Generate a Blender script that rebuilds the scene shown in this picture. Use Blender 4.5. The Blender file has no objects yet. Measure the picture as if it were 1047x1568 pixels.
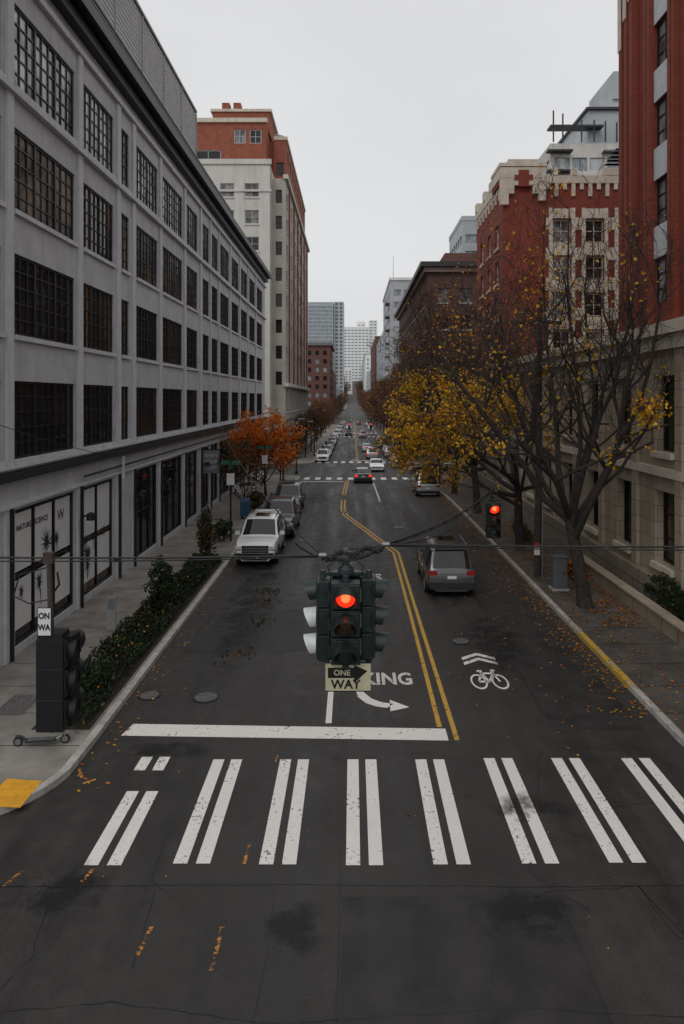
import bpy, math, random
from mathutils import Vector, Matrix, noise
R=random.Random(7)
D=bpy.data; SC=bpy.context.scene
COL=SC.collection
V=Vector
def lerp_tab(tab,x):
    if x<=tab[0][0]: return tab[0][1]
    for (a,va),(b,vb) in zip(tab,tab[1:]):
        if x<=b: return va+(vb-va)*(x-a)/(b-a)
    return tab[-1][1]
GZ=[(-300,0),(45,0),(52,-.08),(60,-.4),(70,-.86),(80,-1.25),(95,-1.65),(111,-2.0),(200,-3.0),(300,-3.8),(400,-4.0),(500,-3.2),(600,-.9),(700,4.5),(800,10),(900,13),(1100,14),(4000,14)]
def gz(y): return lerp_tab(GZ,y)
def ysteps(y0,y1):
    s={y0,y1}
    for k,_ in GZ:
        if y0<k<y1: s.add(k)
    y=math.ceil(y0/5)*5
    while y<min(y1,150):
        if y>y0: s.add(y)
        y+=5
    return sorted(s)
# ---------------------------------------------------------------- materials
MATS={}
def newmat(name):
    m=D.materials.new(name); m.use_nodes=True; nt=m.node_tree
    b=nt.nodes['Principled BSDF']; MATS[name]=m
    return m,nt,b
def nn(nt,t,**kw):
    n=nt.nodes.new(t)
    for k,v in kw.items():
        if k in n.inputs: n.inputs[k].default_value=v
        else: setattr(n,k,v)
    return n
def mixc(nt,fac,a,b,blend='MIX'):
    n=nt.nodes.new('ShaderNodeMix'); n.data_type='RGBA'; n.blend_type=blend
    for idx,val in ((0,fac),(6,a),(7,b)):
        if hasattr(val,'is_linked'): nt.links.new(val,n.inputs[idx])
        elif idx==0: n.inputs[0].default_value=val
        else: n.inputs[idx].default_value=(*val,1) if len(val)==3 else val
    return n.outputs[2]
def ramp(nt,src,a,b,ca=0.,cb=1.):
    r=nt.nodes.new('ShaderNodeMapRange'); r.inputs[1].default_value=a; r.inputs[2].default_value=b
    r.inputs[3].default_value=ca; r.inputs[4].default_value=cb
    nt.links.new(src,r.inputs[0]); return r.outputs[0]
def ntex(nt,co,scale,detail=4,rough=.6,vec=None):
    n=nn(nt,'ShaderNodeTexNoise',Scale=scale,Detail=detail,Roughness=rough)
    if vec:
        mp=nn(nt,'ShaderNodeMapping'); mp.inputs['Scale'].default_value=vec
        nt.links.new(co,mp.inputs[0]); co=mp.outputs[0]
    nt.links.new(co,n.inputs['Vector']); return n.outputs[0]
def simple(name,col,rough=.7,ns=3.,amt=.18,bump=.0,metal=0.,streak=False,coat=0.,dirt=0.):
    m,nt,b=newmat(name)
    tc=nt.nodes.new('ShaderNodeTexCoord'); co=tc.outputs['Object']
    n=ntex(nt,co,ns,3)
    c0=tuple(max(0,c*(1-amt*1.6)) for c in col); c1=tuple(c*(1+amt) for c in col)
    c=mixc(nt,ramp(nt,n,.3,.7),c0,c1)
    if streak:
        s=ntex(nt,co,1.,4,.65,(2.5,2.5,.16))
        c=mixc(nt,ramp(nt,s,.5,.78,0,.4),c,tuple(x*.45 for x in col))
    if dirt:
        s=ntex(nt,co,.7,5,.7)
        c=mixc(nt,ramp(nt,s,.45,.75,0,dirt),c,tuple(x*.4 for x in col))
    nt.links.new(c,b.inputs['Base Color'])
    b.inputs['Roughness'].default_value=rough; b.inputs['Metallic'].default_value=metal
    if coat: b.inputs['Coat Weight'].default_value=coat; b.inputs['Coat Roughness'].default_value=.06
    if bump:
        f=ntex(nt,co,ns*8,3); bp=nn(nt,'ShaderNodeBump',Strength=bump,Distance=.02)
        nt.links.new(f,bp.inputs['Height']); nt.links.new(bp.outputs[0],b.inputs['Normal'])
    return m
def emis(name,col,e,base=(.1,.01,.01)):
    m,nt,b=newmat(name)
    b.inputs['Base Color'].default_value=(*base,1); b.inputs['Roughness'].default_value=.3
    b.inputs['Emission Color'].default_value=(*col,1); b.inputs['Emission Strength'].default_value=e
def glass(name,base,rough=.06,var=(.02,.02,.02),spec=.5,streakcol=None):
    m,nt,b=newmat(name)
    tc=nt.nodes.new('ShaderNodeTexCoord'); co=tc.outputs['Object']
    n=ntex(nt,co,.6,2,.5)
    s=ntex(nt,co,1.,2,.5,(3.,3.,.3))
    c=mixc(nt,ramp(nt,n,.45,.6),base,var)
    c=mixc(nt,ramp(nt,s,.55,.62,0,.8),c,streakcol or tuple(x*.35 for x in base))
    nt.links.new(c,b.inputs['Base Color'])
    b.inputs['Roughness'].default_value=rough
    b.inputs['Specular IOR Level'].default_value=spec
    w=ntex(nt,co,1.3,2,.5); bp=nn(nt,'ShaderNodeBump',Strength=.25,Distance=.03)
    nt.links.new(w,bp.inputs['Height']); nt.links.new(bp.outputs[0],b.inputs['Normal'])
def brick(name,c1,c2,mortar,bw=.22,rh=.075,ms=.012,dirt=.35,rough=.85,off=.5):
    m,nt,b=newmat(name)
    tc=nt.nodes.new('ShaderNodeTexCoord'); co=tc.outputs['Object']
    sp=nn(nt,'ShaderNodeSeparateXYZ'); nt.links.new(co,sp.inputs[0])
    ad=nn(nt,'ShaderNodeMath',operation='ADD'); nt.links.new(sp.outputs[0],ad.inputs[0]); nt.links.new(sp.outputs[1],ad.inputs[1])
    cb=nn(nt,'ShaderNodeCombineXYZ'); nt.links.new(ad.outputs[0],cb.inputs[0]); nt.links.new(sp.outputs[2],cb.inputs[1])
    t=nn(nt,'ShaderNodeTexBrick'); t.offset=off
    t.inputs['Scale'].default_value=1; t.inputs['Brick Width'].default_value=bw; t.inputs['Row Height'].default_value=rh
    t.inputs['Mortar Size'].default_value=ms; t.inputs['Color1'].default_value=(*c1,1); t.inputs['Color2'].default_value=(*c2,1); t.inputs['Mortar'].default_value=(*mortar,1)
    nt.links.new(cb.outputs[0],t.inputs['Vector'])
    s=ntex(nt,co,.5,5,.7); c=mixc(nt,ramp(nt,s,.4,.75,0,dirt),t.outputs[0],tuple(x*.4 for x in c1))
    s2=ntex(nt,co,1.,4,.65,(2.,2.,.14)); c=mixc(nt,ramp(nt,s2,.5,.8,0,dirt),c,tuple(x*.35 for x in c1))
    nt.links.new(c,b.inputs['Base Color']); b.inputs['Roughness'].default_value=rough
    bp=nn(nt,'ShaderNodeBump',Strength=.3,Distance=.01); bp.invert=True
    nt.links.new(t.outputs[1],bp.inputs['Height']); nt.links.new(bp.outputs[0],b.inputs['Normal'])
def asphalt(name='asphalt',g=1.):
    m,nt,b=newmat(name)
    tc=nt.nodes.new('ShaderNodeTexCoord'); co=tc.outputs['Object']
    big=ntex(nt,co,.35,6,.65); fine=ntex(nt,co,45,2,.7); mid=ntex(nt,co,2.2,6,.72)
    lane=ntex(nt,co,1.,4,.6,(1.1,.06,1))
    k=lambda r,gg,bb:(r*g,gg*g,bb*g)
    c=mixc(nt,ramp(nt,big,.3,.7),k(.021,.0195,.0185),k(.045,.0415,.039))
    c=mixc(nt,ramp(nt,mid,.45,.8,0,.5),c,k(.072,.066,.060))
    c=mixc(nt,ramp(nt,lane,.48,.70,0,.65),c,k(.013,.0125,.012))
    c=mixc(nt,ramp(nt,fine,.55,.8,0,.6),c,k(.12,.112,.104))
    spot=ntex(nt,co,1.1,3,.5); c=mixc(nt,ramp(nt,spot,.66,.74,0,.5),c,k(.010,.010,.010))
    nt.links.new(c,b.inputs['Base Color'])
    rr=nn(nt,'ShaderNodeMath',operation='MULTIPLY'); nt.links.new(ramp(nt,mid,.3,.75,.55,.95),rr.inputs[0]); nt.links.new(ramp(nt,lane,.42,.68,.92,.58),rr.inputs[1])
    nt.links.new(rr.outputs[0],b.inputs['Roughness'])
    b.inputs['Specular IOR Level'].default_value=.42
    bp=nn(nt,'ShaderNodeBump',Strength=.3,Distance=.01)
    nt.links.new(fine,bp.inputs['Height']); nt.links.new(bp.outputs[0],b.inputs['Normal'])
def paint(name,col,wear=.5,rough=.6):
    m,nt,b=newmat(name)
    tc=nt.nodes.new('ShaderNodeTexCoord'); co=tc.outputs['Object']
    a=ntex(nt,co,14,7,.8); a2=ntex(nt,co,1.3,4,.7)
    c=mixc(nt,ramp(nt,a2,.35,.7,0,.4),col,tuple(x*.72 for x in col))
    f=ntex(nt,co,40,3,.7); c=mixc(nt,ramp(nt,f,.5,.8,0,.35),c,tuple(x*.45 for x in col))
    nt.links.new(c,b.inputs['Base Color']); b.inputs['Roughness'].default_value=rough
    if wear:
        ad=nn(nt,'ShaderNodeMath',operation='ADD'); nt.links.new(a,ad.inputs[0])
        nt.links.new(ramp(nt,a2,.3,.7,-.10,.10),ad.inputs[1])
        al=ramp(nt,ad.outputs[0],.30+.16*wear,.36+.16*wear); nt.links.new(al,b.inputs['Alpha'])
def stainmat(name,col,rough,th=.5,scale=1.2,amax=.8):
    m,nt,b=newmat(name)
    tc=nt.nodes.new('ShaderNodeTexCoord'); g=tc.outputs['Generated']; co=nn(nt,'ShaderNodeNewGeometry').outputs['Position']
    b.inputs['Base Color'].default_value=(*col,1); b.inputs['Roughness'].default_value=rough
    sp=nn(nt,'ShaderNodeSeparateXYZ'); nt.links.new(g,sp.inputs[0])
    def hump(o):
        a=nn(nt,'ShaderNodeMath',operation='SUBTRACT'); nt.links.new(o,a.inputs[0]); a.inputs[1].default_value=.5
        q=nn(nt,'ShaderNodeMath',operation='ABSOLUTE'); nt.links.new(a.outputs[0],q.inputs[0])
        return ramp(nt,q.outputs[0],.5,.05)
    mu=nn(nt,'ShaderNodeMath',operation='MULTIPLY'); nt.links.new(hump(sp.outputs[0]),mu.inputs[0]); nt.links.new(hump(sp.outputs[1]),mu.inputs[1])
    n=ntex(nt,co,scale,6,.7); m2=nn(nt,'ShaderNodeMath',operation='MULTIPLY'); nt.links.new(mu.outputs[0],m2.inputs[0]); nt.links.new(ramp(nt,n,.3,.7),m2.inputs[1])
    nt.links.new(ramp(nt,m2.outputs[0],th*.35,th*.35+.4,0,amax),b.inputs['Alpha'])

asphalt(); asphalt('asphalt_far',2.6)  # far copy lightened: haze over the distant road put into the colour
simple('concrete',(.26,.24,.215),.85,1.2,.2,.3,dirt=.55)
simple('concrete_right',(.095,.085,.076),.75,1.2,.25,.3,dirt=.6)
simple('kerb_stone',(.45,.43,.40),.8,4,.2,.2,dirt=.4)
simple('groundmat',(.06,.058,.05),.9,.2,.3)
simple('soil',(.03,.022,.016),.95,5,.3,.5)
paint('white_paint',(.84,.81,.77),.32)
paint('worn_white',(.70,.69,.66),.6)
paint('yellow_paint',(.62,.35,.05),.45)
paint('kerb_yellow',(.68,.42,.04),.8)
paint('kerb_yellow_faint',(.45,.30,.06),1.6)
paint('orange_mark',(.6,.26,.05),1.1)
simple('tactile_yellow',(.78,.38,.02),.6,6,.12,.2,dirt=.3)
simple('crack_seal',(.011,.011,.011),.5,6,.2)
simple('iron',(.2,.195,.19),.45,20,.4,.5,metal=.5)
stainmat('wet_stain',(.009,.009,.009),.34,.5,1.6,.75)
stainmat('dark_stain',(.009,.009,.009),.55,.45,2.0,.7)
simple('patch_asphalt',(.027,.025,.024),.62,1.6,.3,.3)
# building mats
simple('painted_concrete',(.53,.535,.555),.75,1.5,.08,.12,streak=True,dirt=.15)
simple('painted_concrete_trim',(.60,.605,.63),.7,2,.06,.1,streak=True)
simple('black_metal',(.010,.010,.011),.45,6,.2)
simple('charcoal_metal',(.026,.026,.028),.5,3,.2)
simple('rail_grey',(.25,.25,.26),.6,3,.15)
simple('louver',(.46,.455,.45),.6,3,.1,streak=True)
glass('glass_dark',(.009,.010,.011),.04,(.022,.020,.018))
glass('glass_room_reflection',(.022,.018,.013),.06,(.06,.042,.025),.5,(.20,.095,.045))  # dim room tones; orange streaks are painted reflections of the brick opposite
glass('glass_warm_reflection',(.06,.047,.035),.06,(.24,.185,.13),.6,(.02,.017,.014))  # beige tones: reflection of the building opposite put into the pane colour
glass('glass_blind',(.26,.26,.25),.2,(.06,.06,.06))
glass('glass_painted_sky',(.16,.18,.20),.06,(.42,.45,.47),.8,(.5,.53,.55))  # pale tones: brightness of the sky painted into the pane
glass('glass_top_painted_sky',(.09,.10,.11),.06,(.60,.63,.66),.8,(.03,.03,.03))  # top-row panes: sky light put into the colour as near-white areas
simple('window_film',(.72,.72,.71),.35,2,.05)
brick('red_brick',(.34,.055,.026),(.23,.037,.020),(.16,.065,.045),dirt=.45)
brick('dark_brick',(.12,.05,.036),(.09,.038,.028),(.08,.06,.05),dirt=.3)
brick('brown_brick',(.19,.07,.05),(.15,.06,.045),(.12,.08,.07),dirt=.3)
brick('tan_stone',(.43,.36,.28),(.37,.31,.24),(.18,.15,.12),1.2,.6,.015,dirt=.5)
brick('rusticated',(.30,.25,.19),(.26,.22,.17),(.1,.09,.07),1.1,.62,.03,dirt=.5)
simple('terracotta_cream',(.64,.57,.48),.7,2,.1,streak=True,dirt=.2)
simple('cream_wall',(.62,.60,.56),.8,.6,.06,streak=True)
simple('tan_wall',(.46,.435,.39),.8,.6,.08,streak=True)
simple('brick_plain',(.30,.092,.055),.85,1.5,.15,streak=True)
simple('spandrel',(.55,.58,.60),.6,3,.08)
simple('far_grey',(.46,.48,.50),.8,.2,.08)  # far_ materials: paled and greyed, distance haze is put into their colour
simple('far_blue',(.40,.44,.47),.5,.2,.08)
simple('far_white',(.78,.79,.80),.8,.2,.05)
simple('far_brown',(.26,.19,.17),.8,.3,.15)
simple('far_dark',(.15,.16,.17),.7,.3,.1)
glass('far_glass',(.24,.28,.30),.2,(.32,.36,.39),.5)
# foliage
simple('bark',(.040,.033,.029),.9,6,.3,.6)
simple('twig',(.048,.034,.029),.9,6,.3)
simple('twig_red',(.075,.042,.033),.9,6,.3)
simple('twig_far',(.12,.085,.075),.9,6,.3)
def leafm(name,col):
    m,nt,b=newmat(name)
    gi=nn(nt,'ShaderNodeNewGeometry')
    c=mixc(nt,gi.outputs['Random Per Island'],tuple(x*.5 for x in col),tuple(min(1,x*1.3) for x in col))
    nt.links.new(c,b.inputs['Base Color']); b.inputs['Roughness'].default_value=.5
    tr=nn(nt,'ShaderNodeBsdfTranslucent'); nt.links.new(c,tr.inputs[0]); mx=nn(nt,'ShaderNodeMixShader'); mx.inputs[0].default_value=.35
    out=nt.nodes['Material Output']; nt.links.new(b.outputs[0],mx.inputs[1]); nt.links.new(tr.outputs[0],mx.inputs[2]); nt.links.new(mx.outputs[0],out.inputs[0])
leafm('leaf_yellow',(.85,.46,.015)); leafm('leaf_gold',(.70,.30,.012)); leafm('leaf_orange',(.80,.19,.012))
leafm('leaf_brown',(.20,.085,.02)); leafm('leaf_green',(.035,.06,.018)); leafm('leaf_dark',(.016,.030,.011)); leafm('leaf_olive',(.22,.20,.03)); leafm('leaf_red',(.3,.05,.02)); leafm('leaf_rust',(.30,.12,.04)); leafm('flower',(.5,.18,.16))
# vehicles / furniture
def carpaint(name,col,metal=.3):
    simple(name,col,.3,1.,.05,metal=metal,coat=.8)
carpaint('paint_white',(.78,.79,.80),0); carpaint('paint_graphite',(.10,.105,.11),.5); carpaint('paint_silver',(.42,.43,.44),.6); carpaint('paint_grey',(.07,.073,.078),.5)
carpaint('paint_black',(.015,.015,.017),.2); carpaint('paint_red',(.2,.02,.02),.2); carpaint('paint_blue',(.03,.05,.09),.4)
glass('car_glass',(.008,.009,.01),.03,(.015,.016,.017),.7)
simple('tire',(.014,.014,.014),.8,10,.2); simple('rim',(.35,.35,.36),.3,8,.1,metal=.8)
simple('car_plastic',(.02,.02,.021),.6,8,.2); simple('chrome',(.6,.6,.6),.15,5,.05,metal=1)
simple('headlamp',(.7,.72,.75),.12,5,.05,metal=.3)
emis('tail_lit',(1,.03,.01),1.2,(.35,.01,.01)); simple('tail_dark',(.30,.012,.01),.2,5,.1,coat=.6)
emis('brake_lit',(1,.05,.02),3)
emis('red_lens',(1,.022,.006),1.8,(.6,.02,.01)); emis('red_core',(1,.14,.045),2.2,(.6,.02,.01))
simple('amber_lens',(.07,.022,.006),.2,9,.3,coat=.8); simple('green_lens',(.012,.035,.03),.2,9,.3,coat=.8)
simple('signal_green',(.014,.025,.025),.42,7,.3,.1,dirt=.3); simple('signal_black',(.005,.0055,.0055),.6,7,.3)
simple('visor_painted_light',(.66,.68,.69),.5,8,.15); simple('sign_cream',(.55,.51,.34),.55,5,.12,dirt=.3); simple('sign_white',(.7,.7,.7),.5,5,.05)  # pale visor: white light caught on its edge is put into the colour
simple('sign_red',(.5,.03,.03),.5,5,.05); simple('sign_green',(.02,.12,.06),.5,5,.05); simple('sign_grey',(.20,.21,.21),.6,5,.15)
simple('galvanized',(.28,.29,.3),.45,7,.15,metal=.6); simple('wood_pole',(.06,.047,.04),.9,5,.3,.5,streak=True); simple('box_grey',(.12,.13,.14),.6,4,.15,dirt=.3)
simple('blue_box',(.03,.08,.14),.5,4,.1)
simple('wire',(.010,.010,.010),.6,20,.2); simple('copper_green',(.10,.13,.11),.6,20,.3)
# ---------------------------------------------------------------- mesh builder
class MB:
    def __init__(s): s.v=[];s.f=[];s.m=[];s.mi={}
    def mid(s,m):
        if m not in s.mi: s.mi[m]=len(s.mi)
        return s.mi[m]
    def poly(s,pts,m):
        n=len(s.v); s.v.extend([tuple(p) for p in pts]); s.f.append(tuple(range(n,n+len(pts)))); s.m.append(s.mid(m))
    def box(s,x0,x1,y0,y1,z0,z1,m):
        n=len(s.v)
        s.v.extend([(x0,y0,z0),(x1,y0,z0),(x1,y1,z0),(x0,y1,z0),(x0,y0,z1),(x1,y0,z1),(x1,y1,z1),(x0,y1,z1)])
        for f in ((3,2,1,0),(4,5,6,7),(0,1,5,4),(1,2,6,5),(2,3,7,6),(3,0,4,7)):
            s.f.append(tuple(n+i for i in f)); s.m.append(s.mid(m))
    def obox(s,c,ax,ay,az,m):
        n=len(s.v); c=V(c)
        for k in ((-1,-1,-1),(1,-1,-1),(1,1,-1),(-1,1,-1),(-1,-1,1),(1,-1,1),(1,1,1),(-1,1,1)):
            s.v.append(tuple(c+ax*k[0]+ay*k[1]+az*k[2]))
        for f in ((3,2,1,0),(4,5,6,7),(0,1,5,4),(1,2,6,5),(2,3,7,6),(3,0,4,7)):
            s.f.append(tuple(n+i for i in f)); s.m.append(s.mid(m))
    def tube(s,p,q,r0,r1,n,m,cap=False):
        p=V(p);q=V(q);d=(q-p)
        if d.length<1e-6: return
        d.normalize(); a=d.orthogonal().normalized(); b=d.cross(a); k=len(s.v)
        for c,r in ((p,r0),(q,r1)):
            for i in range(n):
                t=2*math.pi*i/n; s.v.append(tuple(c+a*(r*math.cos(t))+b*(r*math.sin(t))))
        mi=s.mid(m)
        for i in range(n):
            j=(i+1)%n; s.f.append((k+i,k+j,k+n+j,k+n+i)); s.m.append(mi)
        if cap:
            s.f.append(tuple(k+i for i in reversed(range(n)))); s.m.append(mi)
            s.f.append(tuple(k+n+i for i in range(n))); s.m.append(mi)
    def path(s,pts,r,n,m):
        for a,b in zip(pts,pts[1:]): s.tube(a,b,r,r,n,m)
    def lathe(s,c,ax,prof,n,m,a0=0,a1=2*math.pi,up=None):
        c=V(c);ax=V(ax).normalized(); a=V(up) if up else ax.orthogonal().normalized(); b=ax.cross(a); k=len(s.v); full=abs(a1-a0-2*math.pi)<1e-5
        cnt=n if full else n+1
        for (h,r) in prof:
            for i in range(cnt):
                t=a0+(a1-a0)*i/n; s.v.append(tuple(c+ax*h+a*(r*math.cos(t))+b*(r*math.sin(t))))
        mi=s.mid(m)
        for q in range(len(prof)-1):
            for i in range(n):
                j=(i+1)%cnt; s.f.append((k+q*cnt+i,k+q*cnt+j,k+(q+1)*cnt+j,k+(q+1)*cnt+i)); s.m.append(mi)
    def build(s,name,parent=None,smooth=False,ang=40,bevel=0):
        me=D.meshes.new(name); me.from_pydata(s.v,[],s.f)
        for m in s.mi: me.materials.append(MATS[m])
        me.polygons.foreach_set('material_index',s.m)
        if smooth:
            me.polygons.foreach_set('use_smooth',[True]*len(s.f))
        me.update()
        if smooth:
            import bmesh
            bm=bmesh.new(); bm.from_mesh(me); bmesh.ops.remove_doubles(bm,verts=bm.verts,dist=.0004); bmesh.ops.recalc_face_normals(bm,faces=bm.faces); bm.to_mesh(me); bm.free()
            me.set_sharp_from_angle(angle=math.radians(ang))
        o=D.objects.new(name,me); COL.objects.link(o)
        if parent: o.parent=parent
        if bevel:
            b=o.modifiers.new('bevel','BEVEL'); b.width=bevel; b.segments=2; b.limit_method='ANGLE'
        return o
class Grp:
    def __init__(s,name,loc=(0,0,0),rz=0):
        s.e=D.objects.new(name,None); COL.objects.link(s.e); s.e.location=loc; s.e.rotation_euler=(0,0,rz); s.p={}; s.opt={}
    def __getitem__(s,k):
        if k not in s.p: s.p[k]=MB()
        return s.p[k]
    def done(s,**opts):
        for k,mb in s.p.items():
            if mb.f: mb.build(k,s.e,**opts.get(k,{}))
def text(body,size,loc,rot,m,parent=None,name='lettering',sy=1.,bold=0.,align='CENTER'):
    c=D.curves.new(name,'FONT'); c.body=body; c.size=size; c.align_x=align; c.align_y='CENTER'; c.offset=bold; c.resolution_u=3
    c.materials.append(MATS[m]); o=D.objects.new(name,c); COL.objects.link(o); o.location=loc; o.rotation_euler=rot; o.scale=(1,sy,1)
    if parent: o.parent=parent
    return o
# ---------------------------------------------------------------- facade
def facade(G,O,U,N,W,z0,z1,ops,wall,depth=.25,gl=('glass_dark',),fr='black_metal',mun=None,ft=.05,sill=None,prefix=''):
    O=V(O);U=V(U);N=V(N)
    def P(u,z,d=0):
        p=O+U*u+N*d; return (p.x,p.y,z)
    zs=sorted({z0,z1}|{round(o[2],4) for o in ops}|{round(o[3],4) for o in ops})
    wl=G[prefix+'walls'];gm=G[prefix+'windows'];fm=G[prefix+'window_frames']
    for a,b in zip(zs,zs[1:]):
        c=(a+b)/2; hs=[(o[0],o[1]) for o in ops if o[2]<c<o[3]]; hs.sort()
        cur=0
        for h in hs+[(W,W)]:
            if h[0]>cur+1e-4: wl.poly([P(cur,a),P(h[0],a),P(h[0],b),P(cur,b)],wall)
            cur=h[1]
    for (u0,u1,a,b) in ops:
        wl.poly([P(u0,a),P(u0,b),P(u0,b,-depth),P(u0,a,-depth)],wall); wl.poly([P(u1,a),P(u1,b),P(u1,b,-depth),P(u1,a,-depth)],wall)
        wl.poly([P(u0,a),P(u1,a),P(u1,a,-depth),P(u0,a,-depth)],wall); wl.poly([P(u0,b),P(u1,b),P(u1,b,-depth),P(u0,b,-depth)],wall)
        g=R.choice(gl(a) if callable(gl) else gl)
        gm.poly([P(u0,a,-depth+.01),P(u1,a,-depth+.01),P(u1,b,-depth+.01),P(u0,b,-depth+.01)],g)
        if mun:
            nx,nz=mun((u1-u0),(b-a)) if callable(mun) else mun
            def bar(ua,ub,za,zb,t=.04):
                c=V(P((ua+ub)/2,(za+zb)/2,-depth+.01+t)); fm.obox(c,U*((ub-ua)/2),N*t,V((0,0,(zb-za)/2)),fr)
            tt=.04 if depth>.15 else .025
            bar(u0,u0+ft,a,b,tt); bar(u1-ft,u1,a,b,tt); bar(u0+ft,u1-ft,a,a+ft,tt); bar(u0+ft,u1-ft,b-ft,b,tt)
            for i in range(1,nx):
                u=u0+(u1-u0)*i/nx; h=ft*(.75 if (nx>3 and i%max(2,round(nx/3))==0) else .3)
                bar(u-h,u+h,a+ft,b-ft,tt*.8 if h<ft*.5 else tt*1.1)
            for i in range(1,nz):
                z=a+(b-a)*i/nz; bar(u0+ft,u1-ft,z-ft*.3,z+ft*.3,tt*.7)
        if sill:
            h,pr,sm=sill
            c=V(P((u0+u1)/2,a-h/2-.01,pr/2+.003)); G['trim'].obox(c,U*((u1-u0)/2+.08),N*(pr/2),V((0,0,h/2)),sm)
def block(G,x0,x1,y0,y1,z1,m,z0=None,part='body'):
    G[part].box(x0,x1,y0,y1,(gz((y0+y1)/2)-6) if z0 is None else z0,z1,m)
LX,RX=-9.65,11.0
XP=(1,0,0);XM=(-1,0,0);YM=(0,-1,0)
def grid(us,ue,n,w,zr):
    st=(ue-us)/n; out=[]
    for i in range(n):
        c=us+st*(i+.5)
        for a,b in zr: out.append((c-w/2,c+w/2,a,b))
    return out
# ================================================================ GROUND
g=MB()
ys=[-300]+ysteps(-60,3000); ys=sorted(set(ys)|{650,750,850})
xs=[-2500,-60,60,2500]
for a,b in zip(ys,ys[1:]):
    for x0,x1 in zip(xs,xs[1:]): g.poly([(x0,a,gz(a)-.03),(x1,a,gz(a)-.03),(x1,b,gz(b)-.03),(x0,b,gz(b)-.03)],'groundmat')
g.build('ground')
KL,KR=-5.6,7.1
def strip(mb,x0,x1,y0,y1,dz,m):
    s=ysteps(y0,y1)
    for a,b in zip(s,s[1:]): mb.poly([(x0,a,gz(a)+dz),(x1,a,gz(a)+dz),(x1,b,gz(b)+dz),(x0,b,gz(b)+dz)],m)
rd=MB()
strip(rd,-80,80,-60,11.6,0,'asphalt'); strip(rd,-14,14,11.6,14.5,0,'asphalt'); strip(rd,KL-.3,KR+.3,14.5,74,0,'asphalt')
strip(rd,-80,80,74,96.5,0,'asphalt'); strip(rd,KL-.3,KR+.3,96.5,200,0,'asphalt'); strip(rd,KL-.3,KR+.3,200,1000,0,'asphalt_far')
rd.build('road')
def sidewalk(name,xk,xb,y0,y1,r0,r1,m,kerbm='kerb_stone',h=.13):
    sg=1 if xb>xk else -1
    G=Grp(name)
    st=set(ysteps(y0,y1))
    for i in range(10):
        t=math.pi/2*i/10
        if r0: st.add(y0+r0*(1-math.cos(t)))
        if r1: st.add(y1-r1*(1-math.cos(t)))
    st=sorted(st)
    def kx(y):
        e=0
        if r0 and y<y0+r0: q=r0-(y-y0); e=r0-math.sqrt(max(0,r0*r0-q*q))
        if r1 and y>y1-r1: q=r1-(y1-y); e=r1-math.sqrt(max(0,r1*r1-q*q))
        return xk+sg*e
    for a,b in zip(st,st[1:]):
        G['paving'].poly([(kx(a)+sg*.01,a,gz(a)+h),(xb,a,gz(a)+h),(xb,b,gz(b)+h),(kx(b)+sg*.01,b,gz(b)+h)],m)
    line=[(xb,y0)]+[(kx(y),y) for y in st]+[(xb,y1)]
    pts=[]
    for i,(x,y) in enumerate(line):
        p=line[max(0,i-1)]; q=line[min(len(line)-1,i+1)]
        t=V((q[0]-p[0],q[1]-p[1],0))
        if t.length<1e-6: t=V((0,1,0))
        t.normalize(); n=V((-t.y,t.x,0))*(-sg)
        pts.append((V((x,y,0)),n))
    for (p,n),(q,k) in zip(pts,pts[1:]):
        a=p;b=q;ai=p+n*.17;bi=q+k*.17
        za,zb=gz(a.y)+h+.004,gz(b.y)+h+.004
        G['kerb'].poly([(a.x,a.y,za),(b.x,b.y,zb),(bi.x,bi.y,zb),(ai.x,ai.y,za)],kerbm)
        G['kerb'].poly([(a.x,a.y,za-h-.03),(b.x,b.y,zb-h-.03),(b.x,b.y,zb),(a.x,a.y,za)],kerbm)
    y=math.ceil(y0)+1
    while y<min(y1-1,60):
        xa=kx(y)+sg*.2; z=gz(y)+h+.004
        G['joints'].poly([(xa,y,z),(xb,y,z),(xb,y+.02,z),(xa,y+.02,z)],'crack_seal'); y+=1.5
    xm=(xk+xb)/2+sg*.4
    strip(G['joints'],xm,xm+.02,y0+.3,min(y1-.3,60),h+.006,'crack_seal')
    G.done(); return G
sidewalk('sidewalk',KL,-60,11.75,75,2.2,2.5,'concrete')
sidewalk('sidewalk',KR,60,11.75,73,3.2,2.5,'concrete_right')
sidewalk('sidewalk',KL,-60,96,1000,2.5,0,'concrete')
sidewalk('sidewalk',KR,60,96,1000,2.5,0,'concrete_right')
# ================================================================ MARKINGS
mk=MB(); Z=.006
def quadm(mb,x0,x1,y0,y1,m,z=Z): strip(mb,x0,x1,y0,y1,z,m)
cx=[-4.02,-2.6,-1.21,.19,1.6,3.03,4.44,5.9]
for i,c in enumerate(cx):
    for s in (-.185,.185):
        for k,(ya,yb) in enumerate([(10.98,13.05),(13.78,14.3)] if i==0 else [(10.98+.02*abs(3-i),14.2+.05*(i>4))]):
            off=-.1 if k else 0
            dx=.03*(c/4)
            mk.poly([(c+s+off-.115,ya,Z),(c+s+off+.115,ya,Z),(c+s+off+.115-dx*.4,yb,Z),(c+s+off-.115-dx*.4,yb,Z)],'white_paint')
mk.build('crosswalk_marking')
mk=MB(); mk.poly([(-5.15,15.2,Z),(2.1,14.98,Z),(2.1,15.52,Z),(-5.05,15.75,Z)],'white_paint'); mk.build('stop_line_marking')
mk=MB(); quadm(mk,-.63,-.49,15.78,30,'white_paint'); mk.build('lane_line_marking')
mk=MB()
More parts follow.
